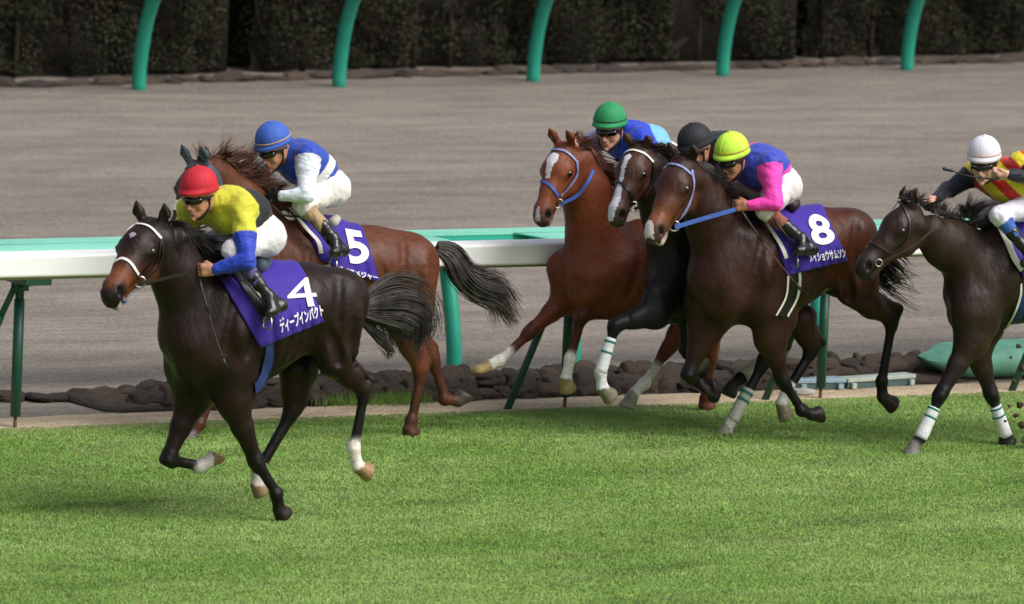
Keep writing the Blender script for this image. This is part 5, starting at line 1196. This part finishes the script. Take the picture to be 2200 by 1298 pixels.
S1('pad_edge', [(2146, 482), (2165, 520), (2180, 555), (2197, 580)], .045, m_pad, off=.027)
S1('girth', [(2206, 610), (2204, 640), (2190, 680), (2170, 712)], .06, m_navy); S1('girth_edge', [(2194, 610), (2192, 640), (2177, 680), (2156, 712)], .016, m_pad, off=.007)
S1('browband', [(1906, 436), (1925, 432), (1942, 445), (1955, 475)], .014, m_brownL); S1('noseband', [(1842, 524), (1862, 518), (1885, 526), (1910, 542)], .016, m_brownL)
S1('cheekpiece', [(1954, 470), (1952, 505), (1938, 530), (1912, 545)], .013, m_brownL); ring(fr1, r1, fr1.cast(pr1, [1888], [565], .012)[0], .024, m_steel)
S1('rein', [(1888, 565, .10), (1950, 535, .16), (2005, 490, .17), (2010, 450, .08)], .016, m_brownL, cast=False)
mane(fr1, r1, pr1, [(1975, 440), (2005, 455), (2040, 470), (2080, 485), (2120, 490)], (-.5, -.1, .25), m_hairK, 800, .12, 54); mane(fr1, r1, pr1, [(1930, 425), (1975, 430)], (-.5, .1, .35), m_hairK, 200, .11, 55, name='forelock'); mane(fr1, r1, pr1, [(2066, 468), (2100, 466)], (-.1, -.2, 1), m_hairK, 260, .15, 56, spread=.35, name='flying_mane')
j1 = dict(label='rider in white cap and red and yellow striped silks at the right edge', hd=(2114, 352, .02), yaw=44, pitch=10, cap='dcdbe6', piping='d8a894', neck=(2146, 364, 0), chest=(2160, 386, 0), waist=(2195, 402, 0), pelvis=(2235, 428, 0),
  shL=(2192, 352, .18), elL=(2236, 386, .30), wrL=(2165, 374, .30), handL=(2140, 380, .29), gripL=(1, .2, .1), shR=(2092, 374, -.18), elR=(2036, 408, -.22), wrR=(2008, 428, -.10), handR=(1998, 444, -.05),
  knL=(2146, 462, .22), anL=(2210, 545, .34), heL=(2235, 560, .36), toL=(2200, 565, .41), knR=(2098, 458, -.22), anR=(2180, 545, -.34), heR=(2200, 560, -.35), toR=(2170, 565, -.36),
  c_torso=lin('cc2a24'), c_sl=lin('15182a'), t_sh=.2, c_br=lin('e2dcea'), c_sock=lin('3c62b0'), skin=lin('d0a18c'))
def pat1(V, C, g):
    m = (C[:, 0] > .3) & (C[:, 2] < .02); w_ = np.sin((V[:, 0]*0.56-V[:, 1]*.33-V[:, 2]*.75)*44+.5)
    y = m & (w_ > 0.05); C[y] = lin('d8c82a'); return C
j1['pattern'] = pat1
build_jockey(fr1, j1)
whip((2146, 384, .30), (2036, 364, .42), m_leather, 'dark whip held up level at the chin of the white capped rider', fr=fr1)

# turf clods thrown up by the hooves at the right edge
m_clod = plain('clod of turf and earth', '4d4330', 0.95, 0.1, 0.5, 60)
for i, (a, b, v, r) in enumerate([(2188, 745, .2, .022), (2196, 790, .1, .03), (2178, 822, .3, .018), (2192, 868, .2, .026), (2168, 872, .1, .012), (2183, 893, .3, .02), (2197, 915, .2, .028), (2172, 768, .2, .010), (2160, 905, .1, .010)]):
    o = bpy.data.objects.new('turf_clod', rocks[i % 9].copy()); SC.collection.objects.link(o); o.data.materials.clear(); o.data.materials.append(m_clod)
    o.location = fr1.world(fr1.L(a, b, v)); o.scale = (r, r*.8, r*.9); o.rotation_euler = (i, i*2, i*3); tag(o, 'clod of turf flying in the air near the right edge behind the white bandaged forelegs', 'turf clod', 'turf clods kicked up behind the right hand horse')
